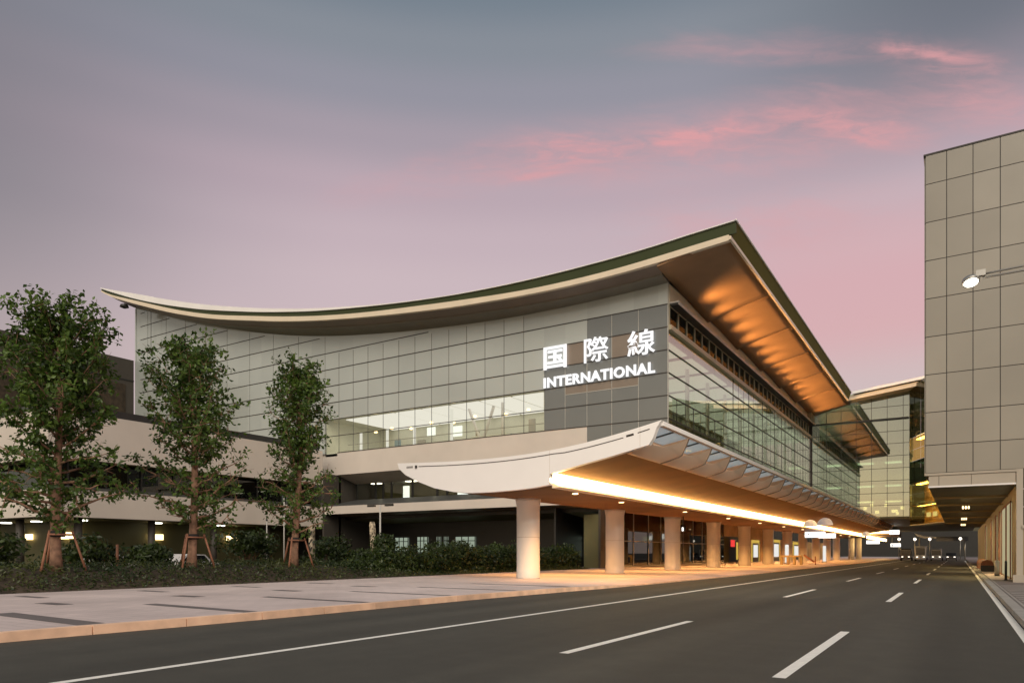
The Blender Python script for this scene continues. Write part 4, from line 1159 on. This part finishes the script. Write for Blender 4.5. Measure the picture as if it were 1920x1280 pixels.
# trolley barrier under the canopy
t = empty('trolley_barrier', (-16.8, 91, .17), 'low brown barrier with stubby posts on the pavement beyond the sixth column', 'barrier')
MB().box(-18.6, -16.0, 90.9, 91.3, 1.1, 1.3).build('top_rail', M['tanwall'], t)
for k in range(4): MB().box(-18.5 + .75 * k, -18.2 + .75 * k, 90.95, 91.25, .17, 1.1).build('post', M['tanwall'], t)
m = MB(); m.bar((-15.8, 91.1, 1.35), (-14.6, 91.1, .5), .12, .2); m.bar((-14.5, 91.1, .17), (-14.5, 91.1, 1.2), .12, .12); m.build('side_arm', M['brick'], t)
for x, y, lb in ((-17.5, 118, 'tall white pillar sign standing by the far columns'), (-19.3, 99, 'slim pale pillar sign beside the brown barrier')):
    t = empty('pillar_sign', (x, y, .17), lb, 'sign', 'pillar signs under the canopy')
    MB().box(x - .22, x + .22, y, y + .2, .3, 2.7).build('panel', M['post_lit'], t); MB().box(x - .4, x + .4, y - .05, y + .25, .17, .3).build('base', M['steel'], t)

# ================================================================== SIGN ON THE FACADE
SG = empty('terminal_sign', (-28.4, 59.8, 19.4), 'white glowing 国際線 INTERNATIONAL letters on the slate panels at the building corner', 'sign')
def letters(txt, name, x0, x1, z0, z1, bold):
    cu = bpy.data.curves.new(name, 'FONT'); cu.body = txt; cu.extrude = .0; cu.offset = bold; cu.resolution_u = 3; cu.space_character = 1.09 if len(txt) > 1 else 1
    ob = bpy.data.objects.new(name + '_curve', cu); COL.objects.link(ob)
    cu.extrude = .06
    dg = bpy.context.evaluated_depsgraph_get()
    me = bpy.data.meshes.new_from_object(ob.evaluated_get(dg))
    bpy.data.objects.remove(ob)
    X = [v.co.x for v in me.vertices]; Yv = [v.co.y for v in me.vertices]
    ax, bx_, ay, by = min(X), max(X), min(Yv), max(Yv)
    for v in me.vertices:
        x = x0 + (v.co.x - ax) / (bx_ - ax) * (x1 - x0)
        z = z0 + (v.co.y - ay) / (by - ay) * (z1 - z0)
        y = 59.74 - v.co.z
        v.co = (x - SG.location.x, y - SG.location.y, z - SG.location.z)
    me.materials.clear(); me.materials.append(M['sign'])
    o = bpy.data.objects.new(name, me); COL.objects.link(o); o.parent = SG
    return o
letters('国', 'kanji_letter', -34.0, -31.5, 19.25, 21.42, .016)
letters('際', 'kanji_letter', -29.65, -27.2, 19.3, 21.6, .006)
letters('線', 'kanji_letter', -25.3, -22.7, 19.25, 21.5, .008)
letters('INTERNATIONAL', 'latin_lettering', -34.0, -22.7, 17.5, 18.5, .034)
m = MB()
for x in (-33.6, -31.9, -29.3, -27.5, -25, -23):
    for z in (19.6, 21.1): m.box(x - .03, x + .03, 59.8, 59.99, z - .03, z + .03)
m.build('standoff', M['steel'], SG)

# roof corner camera at the far left tip
t = empty('roof_floodlight', (-102.9, 57, 37.9), 'small dark floodlight under the far left tip of the curved roof', 'floodlight')
m = MB(); m.tube([(-102.9, 57.4, 37.9), (-100.8, 57.8, 37.2)], .06, 8); m.build('arm', M['dark'], t)
m = MB(); m.lathe((-102.6, 57.2, 37.1), [(.2, 0), (.62, .18), (.5, .5), (.2, .62)], 14); m.build('housing', M['dark'], t)
m = MB(); m.tube([(-99.2, 59.2, 37.0), (-99.2, 59.2, 30.5)], .035, 6); m.build('cable', M['dark'], t)

# uplights washing the side soffit
for k in range(18):
    y = 66 + 3.6 * k
    t = empty('soffit_uplight', (XS + .6, y, 23.6), 'small uplight on the catwalk washing the roof soffit orange', 'floodlight', 'uplights along the roof catwalk')
    MB().box(XS + .5, XS + .72, y - .12, y + .12, 23.53, 23.68).build('housing', M['dark'], t)
    MB().box(XS + .73, XS + .75, y - .1, y + .1, 23.56, 23.66).build('lens', M['warmlamp'], t)
    spot('soffit_uplight_beam', (XS + .85, y, 23.75), (-15.2, y + 1.6, 26.2), (600 if k % 3 else 950) * (1 if k else .7), (1.0, .50, .16), R(66), 1.0, .3)
    spot('soffit_uplight_wash', (XS + .85, y, 23.75), (-15.0, y + .8, 26.8), 1750, (1.0, .52, .18), R(112), 1.0, .4)

# ================================================================== LOWER LEFT WING
W = empty('podium_wing', (-85, 45, 0), 'low wing with two pale horizontal bands over dark recessed storeys, behind the street trees', 'building')
WX, WY = -62.4, 28.6
def ell(x_in, z0, z1, th, name, matr, grow=0.0):
    m = MB()
    a, b = WX - x_in, WY + x_in
    m.loft([[(a, 57.9, z0), (a, 57.9, z1), (a - th, 57.9, z1), (a - th, 57.9, z0)], [(a, b, z0), (a, b, z1), (a - th, b + th, z1), (a - th, b + th, z0)], [(-160, b, z0), (-160, b, z1), (-160, b + th, z1), (-160, b + th, z0)]])
    return m.build(name, matr, W)
ell(0, 9.45, 13.38, .35, 'upper_band', M['band'])
ell(.02, 4.6, 6.9, .35, 'lower_band', M['band'])
ell(.55, 13.38, 14.1, .3, 'coping', M['dark'])
ell(1.2, 6.9, 7.25, .3, 'sill', M['greydark'])
ell(1.7, 7.2, 9.5, .12, 'glazing_wall', M['glass_dark'])
ell(2.3, 6.9, 9.5, .3, 'glazing_backing', M['block'])
ell(5.4, 0, 4.65, .3, 'ground_wall', M['olivewall'])
m = MB()
m.box(-160, WX - .3, WY + .3, 58, 4.55, 4.62); m.box(-160, WX - .35, WY + .35, 58, 9.5, 9.6); m.box(-160, WX - .9, WY + .9, 58, 13.3, 13.37); m.box(-160, WX - .4, WY + .4, 58, 6.85, 6.9)
m.build('floor_slab', M['olivewall'], W)
for y in [WY + 2.2 + 3.2 * k for k in range(9)]: MB().box(WX - 1.68, WX - 1.55, y, y + .14, 7.25, 9.45).build('glazing_post', M['dark'], W)
for y in (31.5, 38, 44.5, 51): MB().lathe((WX - 1.2, y, 0), [(.32, 0), (.32, 4.56)], 16).build('column', M['block'], W)
for x in (-70, -77, -84): MB().lathe((x, WY + 1.2, 0), [(.32, 0), (.32, 4.56)], 16).build('column', M['block'], W)
for x, y in ((-66, 33), (-66, 40), (-66, 47), (-72, 32), (-78, 32), (-84, 32)):
    MB().lathe((x, y, 4.45), [(.45, 0), (.45, .08)], 18).build('ceiling_lamp', M['lampface'], W)
wl = [((-67.6, 33.0), 'y'), ((-67.6, 40.9), 'y'), ((-67.6, 49.5), 'y'), ((-70.6, 33.85), 'x'), ((-77.5, 33.85), 'x')]
for (x, y), ax in wl:
    (MB().box(x, x + .14, y - .65, y + .65, 2.9, 3.45) if ax == 'y' else MB().box(x - .65, x + .65, y - .14, y, 2.9, 3.45)).build('wall_lamp', M['warmlamp'], W)
# tall dark block behind it
D = empty('plant_block', (-120, 54, 0), 'plain dark brown block behind the wing at the far left of the hall', 'building')
MB().box(-150, -104.7, 40, 59.8, 13, 30.4).build('wall', M['block'], D)
m = MB(); m.box(-150, -104.62, 39.9, 59.8, 27.2, 27.4); m.build('wall_groove', M['dark'], D)
MB().box(-104.69, -104.6, 42, 58.5, 18.5, 26.6).build('louvre', M['soil'], D)
MB().box(-104.9, -104.5, 52.5, 53.1, 30.4, 31.0).build('vent_cap', M['dark'], D)

# ================================================================== STREET FURNITURE AND SMALL THINGS
def post(x, y, z0, h, r_, name, label, heads=0):
    t = empty(name, (x, y, z0), label, 'post' if not heads else 'lamp post')
    MB().tube([(x, y, z0), (x, y, z0 + h)], [r_, r_ * .7], 10).build('pole', M['pole'], t)
    if heads:
        m = MB(); m.bar((x - 1.3, y - .2, z0 + h + .02), (x + 1.3, y + .2, z0 + h + .02), .08, .06); m.build('arm', M['dark'], t)
        for s_ in (-1, 1):
            m = MB(); m.box(x + s_ * 1.0 - .4, x + s_ * 1.0 + .4, y - .12, y + .12, z0 + h - .16, z0 + h - .02); m.build('lamp_head', M['dark'], t)
    else:
        MB().lathe((x, y, z0 + h - .02), [(r_ * 1.3, 0), (r_ * 1.3, .1), (.02, .14)], 10).build('cap', M['dark'], t)
    return t
post(-41.56, 45, .1, 5.6, .09, 'lamp_post', 'thin white lamp post with a pair of dark heads, behind the hedge', 2)
post(-39.9, 32, .3, 3.5, .05, 'slim_post', 'short thin pale post left of the slimmest tree')
post(-46.5, 39, .1, 6.0, .06, 'slim_post', 'tall thin pale post just left of the slimmest tree trunk')
for (x, y, z0, h, w_, lb) in ((-37.7, 34, .6, 2.9, .36, 'carved pale pillar with dark diagonal pattern right of the slimmest tree'), (-42.8, 45.6, .3, 4.0, .48, 'leaning pale carved pillar beside the twin-head lamp post')):
    t = empty('carved_pillar', (x, y, z0), lb, 'pillar', 'carved pillars in the planting')
    m = MB(); ln = .25 if 'leaning' in lb else 0
    m.loft([[(x - w_ / 2 - ln * f, y - .12, z0 + h * f), (x + w_ / 2 - ln * f, y - .12, z0 + h * f), (x + w_ / 2 - ln * f, y + .12, z0 + h * f), (x - w_ / 2 - ln * f, y + .12, z0 + h * f)] for f in (0, .5, .93)] + [[(x - w_ / 3 - ln, y - .1, z0 + h), (x + w_ / 3 - ln, y - .1, z0 + h), (x + w_ / 3 - ln, y + .1, z0 + h), (x - w_ / 3 - ln, y + .1, z0 + h)]])
    sh = m.build('shaft', M['banner'], t)
    mk = MB()
    if not ln:
        for q_ in range(4): mk.bar((x - w_ / 2 + .02, y - .13, z0 + .5 + q_ * .55), (x + w_ / 2 - .02, y - .13, z0 + .85 + q_ * .55), .02, .1)
        mk.build('carving', M['dark'], t)
t = empty('marker_stake', (-33.6, 19.0, .8), 'single reddish stake standing between the two left trees', 'stake')
MB().tube([(-33.6, 18.4, .7), (-33.6, 18.4, 2.0)], [.07, .06], 8).build('shaft', M['stake'], t)

def make_car(loc, rz, paint, label, L=4.3, Hh=1.45, van=False, group='vehicles parked beyond the underpass', lights=True):
    root = empty('parked_van' if van else 'parked_car', (0, 0, 0), label, 'van' if van else 'car', group)
    W_ = 1.72 if not van else 2.0
    m = MB()
    if van:
        pr = [(-L / 2, .35), (L / 2, .35), (L / 2, .95), (L / 2 - .45, 1.25), (L / 2 - 1.0, Hh - .12), (L / 2 - 1.5, Hh), (-L / 2 + .1, Hh), (-L / 2, Hh - .2)]
    else:
        pr = [(-L / 2, .32), (L / 2, .32), (L / 2, .72), (L / 2 - 1.05, .93), (L / 2 - 1.7, Hh - .04), (-L / 2 + 1.0, Hh), (-L / 2 + .35, 1.0), (-L / 2, .92)]
    n_ = len(pr)
    secs = []
    for wf, sy in ((.80, -.5), (1, -.46), (1, .46), (.80, .5)):
        cx = 0; cz = .8
        secs.append([(cx + (x - cx) * (.96 if abs(sy) == .5 else 1), sy * W_, z if z < 1.0 else z) for x, z in pr])
    m.loft(secs); m.build('body', paint, root)
    if van:
        wn = [[(-L / 2 + .4, 1.15), (L / 2 - 1.15, 1.15), (L / 2 - 1.4, Hh - .25), (-L / 2 + .4, Hh - .25)]]
    else:
        wn = [[(-L / 2 + .6, .98), (L / 2 - 1.35, .95), (L / 2 - 1.8, Hh - .1), (-L / 2 + 1.1, Hh - .09)]]
    for s_ in (-1, 1):
        mm = MB()
        for q_ in wn: mm.loft([[(x, s_ * (W_ / 2 - .01), z) for x, z in q_], [(x, s_ * (W_ / 2 + .012), z) for x, z in q_]])
        mm.build('side_window', M['carglass'], root)
    for sx in (-1, 1):
        for s_ in (-1, 1):
            x = sx * L * .31
            mm = MB(); n0 = 16
            mm.loft([[(x + .32 * math.cos(2 * math.pi * k / n0), s_ * W_ / 2 + dy, .32 + .32 * math.sin(2 * math.pi * k / n0)) for k in range(n0)] for dy in (-.12, .03)], smooth=False)
            wo = mm.build('wheel', M['rubber'], root)
            mm = MB(); mm.loft([[(x + .2 * math.cos(2 * math.pi * k / n0), s_ * (W_ / 2 + dy), .32 + .2 * math.sin(2 * math.pi * k / n0)) for k in range(n0)] for dy in (.025, .045)])
            mm.build('rim', M['steel'], wo)
    for s_ in (-.6, .6):
        MB().box(-L / 2 - .03, -L / 2 + .02, s_ - .16, s_ + .16, .72, .86).build('headlight', M['beacon'] if lights else M['steel'], root)
    mm = MB(); q_ = (Hh - .1) if van else (Hh - .14)
    if van: mm.box(-L / 2 - .02, -L / 2 + .02, -.8, .8, 1.15, Hh - .35)
    mm2 = mm.build('windscreen', M['carglass'], root) if van else None
    root.location = loc; root.rotation_euler = (0, 0, rz)
    return root
gq = 'vehicles parked beyond the underpass'
make_car((-9.4, 172, 0), R(90), M['carpaint_d'], 'dark van at the left of the vehicles facing out of the underpass', 5.0, 2.5, True)
make_car((-6.6, 170, 0), R(90), M['carpaint_w'], 'tall white van in the middle of the vehicles under the bridge', 6.5, 3.0, True)
make_car((-3.9, 173, 0), R(90), M['carpaint_s'], 'silver van right of the tall white van under the bridge', 5.2, 2.5, True)
make_car((-1.3, 171, 0), R(90), M['carpaint_d'], 'dark low car at the right end of the vehicles under the bridge', 4.4, 1.6)
t = empty('far_shelter', (-4, 190, 0), 'small pale curved shelter roof beyond the vehicles at the end of the road', 'shelter')
m = MB(); m.loft([[(-8.5, y, 6.1), (-7.9, y, 5.3), (-6.8, y, 4.95), (-4.2, y, 4.85), (-4.2, y, 5.15), (-6.6, y, 5.35), (-7.7, y, 5.75)] for y in (184, 190)]); m.build('roof', M['white'], t)
MB().box(-4.2, 1.8, 184, 190, 4.2, 5.2).build('signboard', M['carpaint_d'], t)
for x in (-7.6, 1.2): MB().tube([(x, 187, 0), (x, 187, 5.0)], .12, 8).build('post', M['steel'], t)
make_car((-45.5, 24.2, .02), R(100), M['carpaint_w'], 'white car half hidden by shrubs behind the middle tree', 4.3, 1.5, group='cars parked behind the shrubs', lights=False)
make_car((-49, 32.5, .02), R(95), M['carpaint_w'], 'white car half hidden by shrubs left of the slimmest tree', 4.3, 1.5, group='cars parked behind the shrubs', lights=False)
for i, (x, y) in enumerate(((-11.0, 176), (-8.1, 178), (-5.3, 178), (.3, 176))):
    t = empty('far_lamp', (x, y, 0), ['ball lamp left of the dark van under the bridge', 'ball lamp between the dark van and the tall white van', 'ball lamp between the tall white and silver vans', 'ball lamp right of the dark low car'][i], 'lamp', 'ball lamps along the far row of vehicles')
    MB().tube([(x, y, 0), (x, y, 4.4)], .07, 6).build('pole', M['steel'], t)
    m = MB(); m.ball((x, y, 4.6), .3, .3, .3); m.build('globe', M['beacon'], t)

# right pavement items
for x, y, h, lb in ((2.05, 54.4, .95, 'thick grey bollard beside the pale doors'), (2.15, 46.5, 1.0, 'thin dark bollard nearest the corner pier')):
    t = empty('bollard', (x, y, .13), lb, 'bollard', 'bollards by the office doors')
    r_ = .14 if 'thick' in lb else .06
    MB().lathe((x, y, .13), [(r_, 0), (r_, h), (r_ * .6, h + .05)], 14).build('shaft', M['steel'] if r_ > .1 else M['dark'], t)
    MB().lathe((x, y, .13), [(r_ * 1.4, 0), (r_ * 1.4, .05)], 14).build('base', M['dark'], t)
t = empty('low_barrier', (1.9, 75, .13), 'reddish brown low rounded barrier along the kerb under the overhang', 'barrier')
m = MB(); m.loft([[(x, y, z) for x, z in ((1.55, .13), (1.5, .7), (1.62, .98), (1.95, 1.05), (2.25, .98), (2.36, .7), (2.36, .13))] for y in (68.5, 84)]); m.build('body', M['brick'], t)
MB().box(1.5, 2.4, 68.2, 68.49, .13, .6).build('end_block', M['dark'], t)
t = empty('street_lamp', (3.4, 26.2, 0), 'arm street lamp with round glowing head before the taupe building', 'street lamp')
MB().tube([(3.6, 26.2, .1), (3.6, 26.2, 10.6)], [.11, .07], 12).build('pole', M['steel'], t)
m = MB(); m.tube([(3.6, 26.2, 10.28), (.62, 26.2, 10.17)], .03, 8); m.tube([(3.6, 26.2, 10.1), (.62, 26.2, 10.06)], .03, 8); m.build('arm', M['steel'], t)
hx, hy, hz = .32, 26.2, 10.0
def tilt(p):   # tilt the head towards the road and the camera
    v = Vector(p); v.rotate(Matrix.Rotation(R(-20), 3, 'X')); v.rotate(Matrix.Rotation(R(-10), 3, 'Y')); return (v.x + hx, v.y + hy, v.z + hz)
def disc(rad, zs, matr, name, par):
    mm = MB(); n0 = 28
    mm.loft([[tilt((r_ * 1.05 * math.cos(2 * math.pi * k / n0), r_ * math.sin(2 * math.pi * k / n0), z)) for k in range(n0)] for r_, z in zip(rad, zs)], smooth=True)
    return mm.build(name, matr, par)
hd = disc([.225, .236, .215, .13, .02], [-.03, .02, .1, .17, .18], M['steel'], 'lamp_head', t)
disc([.02, .175, .185], [-.07, -.06, -.032], M['lampface'], 'lamp_glass', hd)
MB().box(.45, .7, 26.12, 26.28, 10.12, 10.3).build('bracket', M['steel'], t)
spot('street_lamp_light', (.25, 26.0, 9.75), (-14, 31, 3.8), 2400, (1.0, .90, .74), R(100), .8, .2)
m = MB()
for i in range(1800):
    x = random.uniform(3.0, 6.5); y = random.uniform(33, 43.6)
    leaf(m, Vector((x, y, .13 + random.uniform(0, .06))), rv() + Vector((0, 0, .1)), random.uniform(.08, .18), .25)
m.build('grass', M['grass'], kind='stuff')
